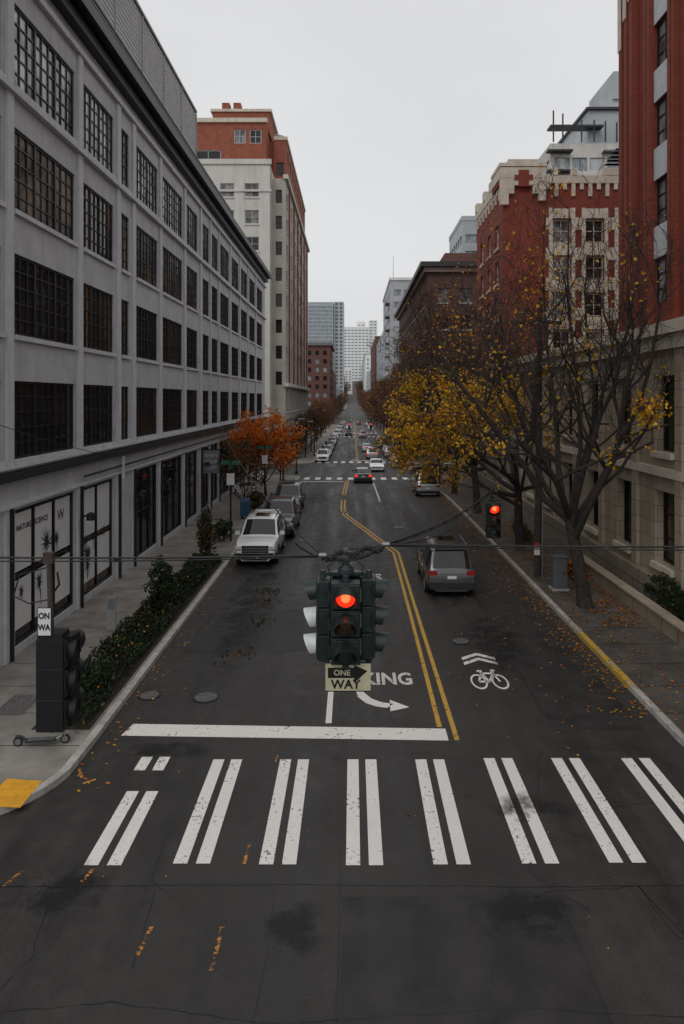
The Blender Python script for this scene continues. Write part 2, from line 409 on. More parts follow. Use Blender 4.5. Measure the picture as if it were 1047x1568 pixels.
for o in (-.12,.12):
    pts=[(2.1,15.6),(2.12,24),(2.1,33.2),(1.6,35.3),(.6,39.5),(-.45,43.8),(-.68,46.5),(-.7,55),(-.55,69.8)]
    if o>0: pts[0]=(2.17,15.0)
    for (x0,y0),(x1,y1) in zip(pts,pts[1:]):
        n=max(1,int((y1-y0)/3))
        for i in range(n):
            a=i/n;b=(i+1)/n; xa=x0+(x1-x0)*a+o; xb=x0+(x1-x0)*b+o; ya=y0+(y1-y0)*a; yb=y0+(y1-y0)*b
            mk.poly([(xa-.055,ya,gz(ya)+Z),(xa+.055,ya,gz(ya)+Z),(xb+.055,yb,gz(yb)+Z),(xb-.055,yb,gz(yb)+Z)],'yellow_paint')
    strip(mk,.7+o-.06,.7+o+.06,103,420,Z,'yellow_paint')
mk.build('centre_line_marking')
mk=MB()
for yy in (70.5,97.5):
    x=-5.1
    while x<6.8: quadm(mk,x,x+.55,yy,yy+2.8,'white_paint'); x+=1.15
quadm(mk,-5.2,-.9,67.6,68.2,'white_paint'); quadm(mk,1.9,2.05,50,66,'worn_white'); quadm(mk,-.4,6.8,102,102.6,'white_paint')
for yy in (182,205,300,325): 
    x=-5.1
    while x<6.8: quadm(mk,x,x+.6,yy,yy+4,'white_paint'); x+=1.3
for y in range(108,300,12): quadm(mk,3.6,3.75,y,y+3,'worn_white')
mk.build('crosswalk_marking')
text('KING',.56,(1.6,18.25,.006),(0,0,0),'worn_white',None,'road_lettering_marking',1.9,.016,'RIGHT')
text('BUS',.62,(.68,28.6,.006),(0,0,0),'worn_white',None,'road_lettering_marking',2.4,.014)
mk=MB(); pp=[(.15,17.75),(.2,17.3),(.38,16.95),(.62,16.75),(.9,16.66)]
for (a,b),(c,d) in zip(pp,pp[1:]): 
    mk.poly([(a-.09,b-.1,Z),(c-.07,d-.1,Z),(c+.09,d+.12,Z),(a+.09,b+.12,Z)],'white_paint')
mk.poly([(.9,16.38,Z),(1.38,16.6,Z),(.92,17.0,Z)],'white_paint'); mk.build('turn_arrow_marking')
mk=MB(); bx,by,sy=3.62,18.1,2.25
def seg2(a,b,w=.022):
    a=V((a[0],a[1],0));b=V((b[0],b[1],0));t=(b-a).normalized();n=V((-t.y,t.x,0))*w
    mk.poly([(bx+p.x,by+p.y*sy,Z) for p in (a-n,b-n,b+n,a+n)],'white_paint')
for wx in (-.28,.28):
    for i in range(20):
        a=2*math.pi*i/20;b=2*math.pi*(i+1)/20
        mk.poly([(bx+wx+r*math.cos(t),by+sy*r*math.sin(t),Z) for r,t in ((.17,a),(.215,a),(.215,b),(.17,b))],'white_paint')
for a,b in (((-.28,0),(-.12,.24)),((-.12,.24),(.2,.24)),((.2,.24),(0,0)),((0,0),(-.28,0)),((-.15,.3),(0,0)),((.28,0),(.17,.33)),((.17,.33),(.28,.33)),((-.22,.31),(-.08,.31))): seg2(a,b,.026)
for k,t0 in ((.50,.2),(.66,.2)):
    for sgn in (-1,1):
        yb_=by+k*sy
        mk.poly([(bx,yb_+.36,Z),(bx+sgn*.48,yb_,Z),(bx+sgn*.48,yb_+t0,Z),(bx,yb_+.36+t0,Z)],'white_paint')
mk.build('bicycle_lane_marking')
mk=MB()
for (x,y,a,l) in ((-5.35,10.5,.3,.35),(-1.85,8.95,.0,.75),(-1.75,11.0,.02,.5),(-4.2,10.6,.25,.3),(-5.35,13.5,-.5,.4),(-5.25,13.3,.9,.25),(-2.9,9.2,.1,.5),(-1.6,14.1,.05,.3)):
    t=V((math.sin(a),math.cos(a),0));n=V((t.y,-t.x,0))*.03;p=V((x,y,Z+.004))
    mk.poly([p-n,p+n,p+n+t*l,p-n+t*l],'orange_mark')
mk.build('utility_paint_marking')
mk=MB()
for ya,yb,m in ((17.6,21.6,'kerb_yellow'),(21.6,44,'kerb_yellow_faint')):
    mk.poly([(KR+.0,ya,.138),(KR+.17,ya,.138),(KR+.17,yb,.138),(KR+.0,yb,.138)],m); mk.poly([(KR-.004,ya,.0),(KR-.004,ya,.134),(KR-.004,yb,.134),(KR-.004,yb,.0)],m)
mk.build('kerb_paint_marking')
mk=MB(); mk.poly([(-6.7,12.35,.138),(-5.98,12.3,.138),(-5.98,13.15,.138),(-6.7,13.25,.138)],'tactile_yellow')
for i in range(9):
    for j in range(10): mk.lathe((-6.65+.08*i,12.4+.085*j,.138),(0,0,1),[(0,.025),(.006,.014),(.006,0)],6,'tactile_yellow')
mk.build('tactile_paving')
ck=MB()
for (x0,x1,y0,y1) in ((-.16,3.1,5.2,10.35),(-5.0,-1.35,20.2,24.3),(4.55,6.6,15.4,27),(2.5,3.6,33.5,39)):
    ck.poly([(x0,y0,.0025),(x1,y0+.1,.0025),(x1+.05,y1,.0025),(x0,y1-.06,.0025)],'patch_asphalt')
ck.build('asphalt_patch')
ck=MB()
def crack(pts,w=.008,j=.03):
    out=[]
    for (a,b) in zip(pts,pts[1:]):
        A=V((*a,0));B=V((*b,0)); n=max(2,int((B-A).length/.18))
        for i in range(n):
            p=A.lerp(B,i/n); out.append(p+V((R.uniform(-j,j),R.uniform(-j,j),0)))
    out.append(V((*pts[-1],0)))
    for p,q in zip(out,out[1:]):
        t=(q-p)
        if t.length<1e-5: continue
        t.normalize(); n=V((-t.y,t.x,0))*w*R.uniform(.3,1.1)
        ck.poly([(v.x,v.y,.0045) for v in (p-n,q-n,q+n,p+n)],'crack_seal')
crack([(-9,10.6),(-5,10.5),(-1,10.55),(3,10.5),(9,10.6)],.009,.012); crack([(-.2,4),(-.2,9),(-.18,14.9)],.010,.012); crack([(-1.2,10.5),(-1.15,9.4),(-1.2,8.2)],.008,.015)
crack([(1.5,7),(1.8,9),(2.9,10.4),(4.4,10.5),(4.6,9.6),(5.4,8.8)],.009); crack([(-3,10.4),(-2.9,9)],.008,.01)
crack([(-5.5,8.2),(-3,8.5),(-1,8.2),(2,8.4),(6,8.2)],.006,.02); crack([(3.1,10.5),(3.15,12),(4,14.5)],.008); crack([(-3.4,15.9),(-3.3,20),(-3.1,27)],.008); crack([(4.5,16),(4.6,22),(4.55,32)],.009,.01)
crack([(-6,6.6),(-2,6.8),(1,6.6)],.006); crack([(4.4,12.5),(6.5,12.8)],.007); crack([(-5,20.2),(-1.35,20.3),(-1.3,24.3),(-5,24.25)],.008,.01); crack([(2.5,5.5),(3.1,7.4),(3.1,10.4)],.008,.015)
crack([(-.55,30),(-.5,45)],.009,.01); crack([(-2.9,27),(-2.8,45)],.01,.02); crack([(-4.6,10.5),(-4.3,9.2),(-4.7,8.1),(-4.2,6)],.007); crack([(4.4,10.5),(4.5,9.5),(6.2,9.3),(8,9.5)],.007)
for k in range(26):
    x=R.uniform(-5,6.5);y=R.uniform(7,40); a=R.uniform(0,6.28); crack([(x,y),(x+math.cos(a)*.7,y+math.sin(a)*1.1),(x+math.cos(a+.6)*1.2,y+math.sin(a+.6)*2.2)],.005)
ck.build('pavement_cracks')
ZD=[.0072]
def decal(name,x0,x1,y0,y1,m,rot=0):
    b=MB(); b.poly([(-.5,-.5,0),(.5,-.5,0),(.5,.5,0),(-.5,.5,0)],m); o=b.build(name); o.location=((x0+x1)/2,(y0+y1)/2,ZD[0]); o.scale=(x1-x0,y1-y0,1); o.rotation_euler=(0,0,rot); ZD[0]+=.0006
decal('wet_patch',-4.9,-2.2,16.5,30,'wet_stain'); decal('wet_patch',-5.4,-2.4,21.5,34,'wet_stain')
decal('oil_stain',-5.5,-3.4,9.4,11.4,'dark_stain',.5); decal('oil_stain',1.2,3.9,9.2,10.7,'dark_stain'); decal('oil_stain',-5.2,-2.6,14.0,15.1,'dark_stain')
decal('oil_stain',-1.6,.0,9.0,10.4,'dark_stain'); decal('oil_stain',2.9,5.8,17,25,'dark_stain'); decal('oil_stain',2.4,4.6,26,38,'dark_stain')
decal('oil_stain',2.1,4.4,11.8,13.2,'dark_stain'); decal('oil_stain',-5,6,3.5,8,'dark_stain')
decal('oil_stain',-5,-1,46,60,'dark_stain')
for (x,y,r) in ((-3.68,17.15,.33),(-5.13,17.25,.28),(3.33,21.1,.3),(2.65,39.7,.35),(-2.6,36,.3)):
    b=MB(); b.lathe((x,y,.016),(0,0,1),[(0,r),(.004,r*.98),(.004,r*.86)],24,'crack_seal'); 
    b.lathe((x,y,.018),(0,0,1),[(0,r*.86),(.001,0)],24,'iron')
    for k in (.3,.55,.78): b.lathe((x,y,.019),(0,0,1),[(0,r*k),(.004,r*k),(.004,r*(k+.06)),(0,r*(k+.06))],20,'iron')
    b.build('manhole_cover')
b=MB(); b.poly([(-8.4,15.9,.139),(-7.7,15.9,.139),(-7.7,17,.139),(-8.4,17,.139)],'iron'); b.build('sidewalk_hatch')
# ================================================================ LEFT OFFICE BUILDING
G=Grp('office_building')
Y0,Y1=14.4,75.0
wins=[(15.2,18.8),(19.5,23.75),(24.46,27.6),(28.5,29.5),(30.5,33.8),(34.6,38.7),(39.6,42.5),(44.0,45.9),(46.5,48.9),(49.5,53.3),(54.2,57.8),(58.7,62.5),(63.4,67.4),(68.3,72.8)]
rows=[(5.75,8.0),(9.32,11.65),(12.9,15.25),(16.42,18.8)]
ops=[(a-Y0,b-Y0,z0,z1) for a,b in wins for z0,z1 in rows]
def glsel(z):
    if z>16: return ('glass_top_painted_sky','glass_top_painted_sky','glass_top_painted_sky','glass_painted_sky')
    if z>12: return ('glass_warm_reflection','glass_warm_reflection','glass_room_reflection','glass_dark')
    if z>9: return ('glass_room_reflection','glass_room_reflection','glass_dark')
    return ('glass_dark','glass_dark','glass_room_reflection')
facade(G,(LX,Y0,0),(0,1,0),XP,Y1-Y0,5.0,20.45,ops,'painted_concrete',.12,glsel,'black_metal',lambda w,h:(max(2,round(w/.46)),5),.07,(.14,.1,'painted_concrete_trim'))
sf=[w for w in wins if w[1]-w[0]>1.5]
ops=[(a-Y0,b-Y0,.35,4.3) for a,b in sf]
facade(G,(LX,Y0,0),(0,1,0),XP,Y1-Y0,-2.5,5.0,ops,'painted_concrete',.16,('glass_dark','glass_room_reflection'),'black_metal',lambda w,h:(max(2,round(w/1.3)),2),.09,None,'shopfront_')
block(G,-40,LX-.4,Y0+.1,Y1-.1,21.0,'painted_concrete'); 
for y in (Y0,Y1): G['walls'].poly([(LX-.5,y,-3),(LX,y,-3),(LX,y,20.45),(LX-.5,y,20.45)],'painted_concrete')
block(G,-40,LX-.02,Y1-.1,Y1-.02,20.4,'painted_concrete'); block(G,-40,LX-.02,Y0+.02,Y0+.1,20.4,'painted_concrete')
piers=[(wins[i][1],wins[i+1][0]) for i in range(len(wins)-1)]
for a,b in piers:
    c=(a+b)/2; w=min(.42,(b-a)*.5)
    G['pilasters'].box(LX+.003,LX+.09,c-w/2,c+w/2,5.6,16.07,'painted_concrete_trim')
    G['pilasters'].box(LX+.003,LX+.09,c-w/2,c+w/2,16.25,19.54,'painted_concrete_trim')
    G['pilasters'].box(LX+.002,LX+.07,c-.25,c+.25,-2.5,4.4,'painted_concrete_trim')
    G['pilasters'].box(LX+.0025,LX+.16,c-.05,c+.05,-2.5,4.4,'black_metal')
for z,h,pr in ((16.08,.16,.2),(19.55,.2,.16),(5.52,.07,.2)):
    G['string_courses'].box(LX+.004,LX+pr,Y0-.05,Y1+.05,z,z+h,'painted_concrete_trim')
G['canopy_fascia'].box(LX+.005,LX+.30,Y0-.2,Y1+.1,5.2,5.42,'charcoal_metal')
G['canopy_fascia'].box(LX+.005,LX+.14,Y0-.2,Y1+.1,4.42,4.52,'painted_concrete_trim')
G['cornice'].box(LX+.006,LX+.35,Y0-.3,Y1+.2,20.2,20.62,'black_metal'); G['cornice'].box(LX-.4,LX+.7,Y0-.6,Y1+.5,20.65,21.05,'black_metal')
G['cornice'].box(LX-.4,LX+.55,Y0-.5,Y1+.4,21.06,21.32,'charcoal_metal')
y=Y0
while y<57:
    G['roof_railing'].box(LX-.38,LX-.3,y,y+.1,21.33,22.9,'black_metal')
    G['roof_railing'].box(LX-.36,LX-.33,y+.25,y+1.6,21.9,22.6,'spandrel'); y+=1.9
for z in (22.8,22.62,21.75): G['roof_railing'].box(LX-.4,LX-.28,Y0,57,z,z+.09,'black_metal')
block(G,-30,LX-1.2,Y0,47,27.1,'charcoal_metal',21.0,'plant_room')
z=21.6
while z<27.0:
    G['louvre_screen'].box(LX-1.19,LX-1.14,Y0,47,z,z+.19,'louver'); z+=.24
for y in range(15,48,4): G['louvre_screen'].box(LX-1.19,LX-1.08,y,y+.08,21.4,27.05,'louver')
G['louvre_screen'].box(LX-1.34,LX-1.05,Y0,47.05,27.1,27.25,'rail_grey')
for (a,b) in sf[:3]:
    n=max(2,round((b-a)/1.3)); 
    for i in range(n):
        for (z0,z1) in ((.75,2.2),(2.44,4.15)):
            ya=a+(b-a)*i/n+.10; yb=a+(b-a)*(i+1)/n-.10
            G['window_film'].poly([(LX-.138,ya,z0),(LX-.138,yb,z0),(LX-.138,yb,z1),(LX-.138,ya,z1)],'window_film')
    for k in range(6):
        cy=R.uniform(a+.6,b-.6); cz=R.choice((1.4,1.8,2.9,2.3)); pts=[]; rr_=R.choice((.32,.48,.6))
        for i in range(26):
            t=2*math.pi*i/26; r=(rr_ if i%2 else rr_*.3)*R.uniform(.55,1.1); pts.append((cy+r*math.cos(t)*.8,cz+r*math.sin(t)))
        for i in range(26):
            p,q=pts[i],pts[(i+1)%26]; G['window_art'].poly([(LX-.133+k*.0007,cy,cz),(LX-.133+k*.0007,p[0],p[1]),(LX-.133+k*.0007,q[0],q[1])],'charcoal_metal')
        if k<3: G['window_art'].tube((LX-.13,cy,cz),(LX-.13,cy+R.uniform(-.2,.2),cz-rr_*1.6),.012,.008,4,'charcoal_metal')
text('NATURE | SCIENCE',.24,(LX-.125,20.9,3.7),(math.pi/2,0,math.pi/2),'charcoal_metal',G.e,'window_lettering',1,.004)
text('W',.5,(LX-.125,22.9,3.6),(math.pi/2,0,math.pi/2),'charcoal_metal',G.e,'window_lettering')
for y in (24.05,29.9,34.15,39.1,43.2,49.1,53.8):
    G['wall_lamps'].tube((LX+.1,y,3.3),(LX+.45,y,3.45),.03,.03,6,'black_metal'); G['wall_lamps'].lathe((LX+.45,y,3.5),(0,0,-1),[(0,.03),(.05,.14),(.28,.17)],10,'black_metal')
G['conduit'].tube((LX+.2,24.1,4.75),(LX+.2,74,4.75),.04,.04,6,'charcoal_metal'); G['conduit'].tube((LX+.25,28.0,5.15),(LX+.25,28.0,4.2),.07,.07,8,'painted_concrete_trim')
G.done()
G=Grp('shop_sign'); G['panel'].box(LX+.15,LX+1.15,43.4,43.5,2.75,4.2,'sign_grey'); G['panel'].box(LX+.1,LX+1.2,43.42,43.48,4.2,4.28,'black_metal')
for i,s in enumerate(('WEST','EDGE','HUM')): text(s,.33,(LX+.65,43.39,3.85-i*.38),(math.pi/2,0,0),'sign_white',G.e,'lettering')
G.done()
# ================================================================ APARTMENT TOWER
G=Grp('apartment_building')
rz=[(z,z+1.9) for z in [2+3.72*i for i in range(10)]]
facade(G,(-34,95,0),(1,0,0),YM,22.5,-3,40,grid(1,21.7,6,2.0,rz[1:]),'cream_wall',.25,('glass_dark','glass_blind','glass_blind'),'spandrel',(2,2),.09,(.2,.12,'cream_wall'))
block(G,-34,-11.52,95.4,120,39.9,'cream_wall')
G['walls'].poly([(-11.5,95,-3),(-11.5,98,-3),(-11.5,98,40),(-11.5,95,40)],'tan_wall')
G['parapet'].box(-34.1,-11.3,94.8,95.3,40.0,40.7,'cream_wall'); G['parapet'].box(-34.1,-11.3,94.85,94.99,36.2,36.5,'cream_wall')
facade(G,(-11.5,98,0),(1,0,0),YM,1.85,-3,39,grid(.2,1.6,1,.9,rz[2:]),'tan_wall',.3,('glass_dark',),'black_metal',(1,2),.08)
facade(G,(LX,98,0),(0,1,0),XP,49,-4,39,grid(.8,48,13,1.7,rz[3:])+grid(.5,48.5,12,2.6,[(-1,4.5),(5.5,9.0)]),'tan_wall',.35,('glass_dark','glass_dark','glass_blind'),'black_metal',(2,2),.08,(.15,.1,'cream_wall'))
block(G,-30,LX-.45,98.4,146.9,38.9,'tan_wall'); G['walls'].poly([(-30,147,-4),(LX,147,-4),(LX,147,39),(-30,147,39)],'tan_wall')
for i in range(12): 
    if i%2: G['bays'].box(LX+.01,LX+.22,98.9+i*3.93,99.35+i*3.93,9.75,38.5,'brick_plain')
G['cornice'].box(LX-.3,LX+.45,97.7,147.3,9.2,9.7,'cream_wall'); G['cornice'].box(LX-.3,LX+.4,97.7,147.3,38.9,39.5,'cream_wall')
facade(G,(-24.2,99.5,0),(1,0,0),YM,11.6,40,47.6,[(6.9,8.6,44.6,46.6),(9.2,10.9,44.6,46.6),(1.3,5,41,43.6)],'brick_plain',.2,('glass_blind','glass_dark'),'spandrel',(2,2),.1)
block(G,-24.2,-12.62,99.8,130,47.5,'brick_plain',39)
G['parapet'].box(-24.6,-12.4,99.2,99.7,47.6,48.2,'terracotta_cream'); 
facade(G,(-20.9,102,0),(1,0,0),YM,8.6,47,50.2,[],'brick_plain'); block(G,-20.9,-12.4,102.1,125,50.1,'brick_plain',47)
G['parapet'].box(-21.2,-12.1,101.8,125,50.2,50.6,'terracotta_cream')
for x in (-19.6,-17.9): G['chimneys'].box(x,x+1.1,102.5,104,50.2,51.8,'brick_plain')
facade(G,(-11.9,103,0),(1,0,0),YM,1.9,39.2,46.4,[(.4,1.5,41,43)],'brick_plain'); facade(G,(-10.0,103,0),(0,1,0),XP,40,39.3,46.4,grid(.5,39,9,1.7,[(40,42),(43.4,45.4)]),'brick_plain',.2,('glass_dark','glass_blind'))
block(G,-30,-10.3,103.3,142.9,46.3,'brick_plain',39); G['parapet'].box(-11.9,-9.85,102.9,143,46.4,46.9,'terracotta_cream')
G['roof_tank'].lathe((-11.9,108,46.4),(0,0,1),[(0,1.4),(2.2,1.4),(2.8,.1)],14,'far_grey')
G['awning'].poly([(LX+.02,104,1.9),(LX+.02,146,1.9),(LX+1.8,146,1.3),(LX+1.8,104,1.3)],'black_metal')
G.done()
# ================================================================ background buildings
def tower(name,x0,x1,y0,y1,z1,m,side,fl=3.6,ww=1.6,bay=3.2,gl=('far_glass',),zb=None,mun=None,cap=None,wh=1.9,zs=None):
    G=Grp(name); base=gz(y0)
    z0=base-6 if zb is None else zb
    rz=[];z=(base+4.4) if zs is None else zs
    while z+wh<z1-.7: rz.append((z,z+wh)); z+=fl
    L=y1-y0;n=max(1,int(L/bay))
    X=x1 if side<0 else x0
    if side<0: facade(G,(X,y0,0),(0,1,0),XP,L,z0,z1,grid(.5,L-.5,n,ww,rz),m,.25,gl,'far_dark',mun)
    else: facade(G,(X,y0,0),(0,1,0),XM,L,z0,z1,grid(.5,L-.5,n,ww,rz),m,.25,gl,'far_dark',mun)
    W=x1-x0;n=max(1,int(W/bay))
    facade(G,(x0,y0,0),(1,0,0),YM,W,z0,z1,grid(.5,W-.5,n,ww,rz),m,.25,gl,'far_dark',mun)
    block(G,x0+(.35 if side>0 else .02),x1-(.35 if side<0 else .02),y0+.35,y1-.01,z1-.05,m,z0)
    if cap:
        cm,h,pr=cap; G['cornice'].box(x0-pr,x1+pr,y0-pr,y1+pr,z1,z1+h,cm)
    return G
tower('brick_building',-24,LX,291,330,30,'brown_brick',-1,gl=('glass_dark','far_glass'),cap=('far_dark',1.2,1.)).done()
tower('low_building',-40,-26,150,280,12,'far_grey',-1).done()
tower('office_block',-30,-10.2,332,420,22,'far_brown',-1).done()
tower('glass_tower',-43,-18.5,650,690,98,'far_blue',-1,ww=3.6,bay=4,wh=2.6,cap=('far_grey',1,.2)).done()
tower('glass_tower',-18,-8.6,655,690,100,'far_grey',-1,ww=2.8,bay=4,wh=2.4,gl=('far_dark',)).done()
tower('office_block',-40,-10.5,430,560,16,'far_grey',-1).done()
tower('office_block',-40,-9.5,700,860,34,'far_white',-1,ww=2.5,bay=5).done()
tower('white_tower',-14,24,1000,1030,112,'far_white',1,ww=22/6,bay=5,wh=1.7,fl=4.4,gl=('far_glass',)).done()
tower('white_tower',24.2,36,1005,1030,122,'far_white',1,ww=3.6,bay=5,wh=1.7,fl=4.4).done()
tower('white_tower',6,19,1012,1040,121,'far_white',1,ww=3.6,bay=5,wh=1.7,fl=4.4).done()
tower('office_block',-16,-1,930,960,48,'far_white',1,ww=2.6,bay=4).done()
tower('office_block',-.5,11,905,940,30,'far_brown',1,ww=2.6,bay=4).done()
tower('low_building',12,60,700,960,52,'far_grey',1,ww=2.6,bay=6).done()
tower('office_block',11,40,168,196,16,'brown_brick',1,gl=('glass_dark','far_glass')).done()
G=tower('apartment_tower',11,21,200,246,42,'far_grey',1,gl=('far_glass','glass_painted_sky'),ww=2.2,cap=('far_white',.8,.3))
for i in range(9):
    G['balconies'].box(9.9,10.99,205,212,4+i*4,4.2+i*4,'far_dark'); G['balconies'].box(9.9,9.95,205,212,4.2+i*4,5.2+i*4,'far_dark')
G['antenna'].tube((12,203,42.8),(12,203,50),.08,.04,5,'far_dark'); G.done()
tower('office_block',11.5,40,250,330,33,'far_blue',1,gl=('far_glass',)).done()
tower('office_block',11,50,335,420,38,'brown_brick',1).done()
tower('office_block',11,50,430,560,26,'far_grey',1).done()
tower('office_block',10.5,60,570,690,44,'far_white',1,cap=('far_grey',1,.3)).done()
tower('apartment_tower',24,34,150,170,46.5,'far_blue',1,gl=('far_glass','glass_painted_sky'),ww=2.6,cap=('far_grey',1,.1)).done()
G=tower('apartment_tower',31.8,44,110,130,48.5,'cream_wall',1,gl=('glass_painted_sky','far_glass'),ww=2.4,bay=3,wh=2.2,fl=3.2)
for i in range(10): G['balconies'].box(31,35,108.5,109.9,18+i*3.2,18.25+i*3.2,'charcoal_metal'); G['balconies'].box(40,44,108.7,109.9,18+i*3.2,18.25+i*3.2,'far_dark')
for x in (31.9,33.4,36.4,38.4,40.2,42): G['roof_frame'].box(x,x+.2,109,109.2,48.4,51.5+(x%2),'charcoal_metal')
G['roof_frame'].box(31.5,40,108.9,111,50.8,51.1,'charcoal_metal'); G['penthouse'].box(38,44,110.5,125,48.5,54,'far_blue'); G['penthouse'].box(37.6,44.4,110,126,54,54.4,'charcoal_metal'); G.done()
G=tower('glass_tower',54,66,150,170,73,'far_grey',1,gl=('glass_painted_sky',),ww=3,bay=3.4,wh=2.6); G['fin'].box(57,66,149.5,165,73,79,'far_blue'); G.done()
G=Grp('brick_office_building')
rz=[(z,z+2.1) for z in [2+3.9*i for i in range(6)]]
facade(G,(RX,100,0),(0,1,0),XM,62,-5,26.6,grid(.6,61.4,18,1.7,rz),'dark_brick',.3,('glass_dark','glass_blind','glass_dark'),'far_dark',(1,2),.08,(.2,.12,'far_grey'))
facade(G,(RX,100,0),(1,0,0),YM,24,-5,26.6,grid(.6,23.4,7,1.7,rz),'dark_brick',.3,('glass_dark','glass_blind'),'far_dark',(1,2),.08,(.2,.12,'far_grey'))
block(G,RX+.4,RX+23.9,100.4,161.9,26.5,'dark_brick')
G['cornice'].box(RX-1.2,RX+24,98.8,162.5,26.6,27.3,'charcoal_metal'); G['cornice'].box(RX-.6,RX+24,99.4,162.3,25.9,26.59,'far_brown'); G['penthouse'].box(RX+3,RX+9,104,112,27.3,29.6,'brown_brick')
G.done()
# ================================================================ GOTHIC BRICK/TERRACOTTA BUILDING
G=Grp('brick_terracotta_building')
gy=50.0
cols=[3.6,6.0,8.4,10.8]
ops=[(c,c+1.35,z,z+1.7) for c in cols for z in (10.8,13.5,16.2,18.9)]
facade(G,(RX,gy,0),(1,0,0),YM,24,10,23.2,ops,'red_brick',.25,('glass_dark','glass_blind','glass_painted_sky'),'terracotta_cream',(2,2),.1)
for c in cols:
    for d in (-.28,1.37): G['terracotta'].box(RX+c+d,RX+c+d+.26,gy-.12,gy-.004,10.2,21.4,'terracotta_cream')
    for z in (12.55,15.25,17.95,20.65): G['terracotta'].box(RX+c-.015,RX+c+1.365,gy-.10,gy-.003,z,z+.9 if z<20 else z+.7,'terracotta_cream')
    for i in range(5):
        for d in (-.5,1.635): G['terracotta'].box(RX+c+d,RX+c+d+.215,gy-.11,gy-.003,11+i*2.2,11.9+i*2.2,'terracotta_cream')
facade(G,(RX,gy,0),(0,1,0),XM,10.6,10,23.2,[(c,c+1.3,z,z+1.7) for c in (1.6,4.6,7.6) for z in (10.8,13.5,16.2,18.9)],'red_brick',.25,('glass_dark','glass_blind'),'terracotta_cream',(2,2),.1,(.2,.1,'terracotta_cream'))
block(G,RX+.35,RX+24,gy+.35,gy+10.5,23.1,'red_brick',9)
G['walls'].poly([(RX,60.6,10),(RX+24,60.6,10),(RX+24,60.6,23.2),(RX,60.6,23.2)],'red_brick')
T=G['terracotta']
def crown_y(x0,x1,y,ztop,step=.62):
    T.box(x0,x1,y-.16,y+.3,ztop-.55,ztop,'terracotta_cream')
    x=x0;i=0
    while x<x1-.2:
        T.box(x,x+.27,y-.14,y-.005,ztop-(1.5 if i%2 else 1.0),ztop-.56,'terracotta_cream'); x+=step;i+=1
def crown_x(y0,y1,x,ztop,step=.62):
    T.box(x-.16,x+.3,y0,y1,ztop-.55,ztop,'terracotta_cream'); y=y0;i=0
    while y<y1-.2:
        T.box(x-.14,x-.005,y,y+.27,ztop-(1.5 if i%2 else 1.0),ztop-.56,'terracotta_cream'); y+=step;i+=1
T.box(RX-.25,RX+3.0,gy-.25,gy+2.8,23.2,24.35,'red_brick')
T.box(RX-.28,RX+3.05,gy-.30,gy-.255,23.55,24.3,'terracotta_cream')
T.box(RX-.30,RX-.255,gy-.25,gy+2.8,23.55,24.3,'terracotta_cream')
T.box(RX-.33,RX+3.1,gy-.34,gy+2.9,24.36,24.62,'terracotta_cream'); T.box(RX+.3,RX+2.5,gy-.3,gy+2.3,24.63,24.88,'terracotta_cream')
for x0,x1,zb in ((-.28,.35,21.6),(.35,.75,22.4),(2.1,2.5,22.4),(2.5,3.05,21.9),(.75,1.05,23.0),(1.8,2.1,23.0)): T.box(RX+x0,RX+x1-.01,gy-.29,gy-.256 if zb>23.1 else gy-.004,zb,23.54,'terracotta_cream')
T.box(RX+1.05,RX+1.8,gy-.33,gy-.301,22.9,24.1,'red_brick'); T.box(RX+.75,RX+2.1,gy-.32,gy-.302,23.35,23.75,'red_brick')
crown_y(RX+3.1,RX+24,gy,23.75); crown_x(gy+.3,gy+10.6,RX,23.75)
for x in (RX+3.6,RX+5.0,RX+7.6,RX+9.2): T.box(x,x+.35,gy-.2,gy+.3,23.76,24.3,'terracotta_cream')
for y in (gy+3.6,gy+6.2,gy+9.6): T.box(RX-.2,RX+.4,y,y+.8,23.76,24.5,'terracotta_cream'); 
for i in range(6): T.box(RX+7.22+i*.2,RX+10.0-i*.2,gy+.0-.18,gy+.25,24.31+i*.28 if i else 23.77,24.03+.28+i*.28,'terracotta_cream')
ops=[]; y=1.0
while y<52: ops+= [(y,y+1.5,1.6,4.2),(y,y+1.5,5.6,8.3)]; y+=3.6
facade(G,(RX,8,0),(0,1,0),XM,58,-2,10,ops,'tan_stone',.4,('glass_dark','glass_dark','glass_room_reflection'),'black_metal',(2,3),.08,(.2,.15,'terracotta_cream'),'base_')
block(G,RX+.5,RX+24,8.5,65.9,9.98,'tan_stone',-2); G['base_walls'].poly([(RX,66,-2),(RX+24,66,-2),(RX+24,66,10),(RX,66,10)],'tan_stone')
G['base_trim'].box(RX-.45,RX+1.2,8,66.2,9.7,10.12,'terracotta_cream'); G['base_trim'].box(RX-.25,RX-.003,8,66.1,9.2,9.69,'terracotta_cream'); G['base_trim'].box(RX-.3,RX-.004,8,66.1,-2,1.1,'rusticated'); G['base_trim'].box(RX-.16,RX-.004,8,66.1,4.75,5.05,'terracotta_cream')
y=8.2
while y<66: G['base_trim'].box(RX-.14,RX-.005,y,y+.45,1.11,4.74,'tan_stone'); G['base_trim'].box(RX-.14,RX-.005,y,y+.45,5.06,9.19,'tan_stone'); y+=3.6
G.done()
G=Grp('brick_hotel_building')
ops=[]
for u in (2.6,7.4,11.6,15.65): ops+=[(u,u+1.25,z,z+1.65) for z in [10.9+2.83*i for i in range(12)]]
facade(G,(RX,8,0),(0,1,0),XM,19.9,10.13,46,ops,'red_brick',.14,('glass_dark','glass_blind','glass_painted_sky'),'black_metal',(2,3),.08)
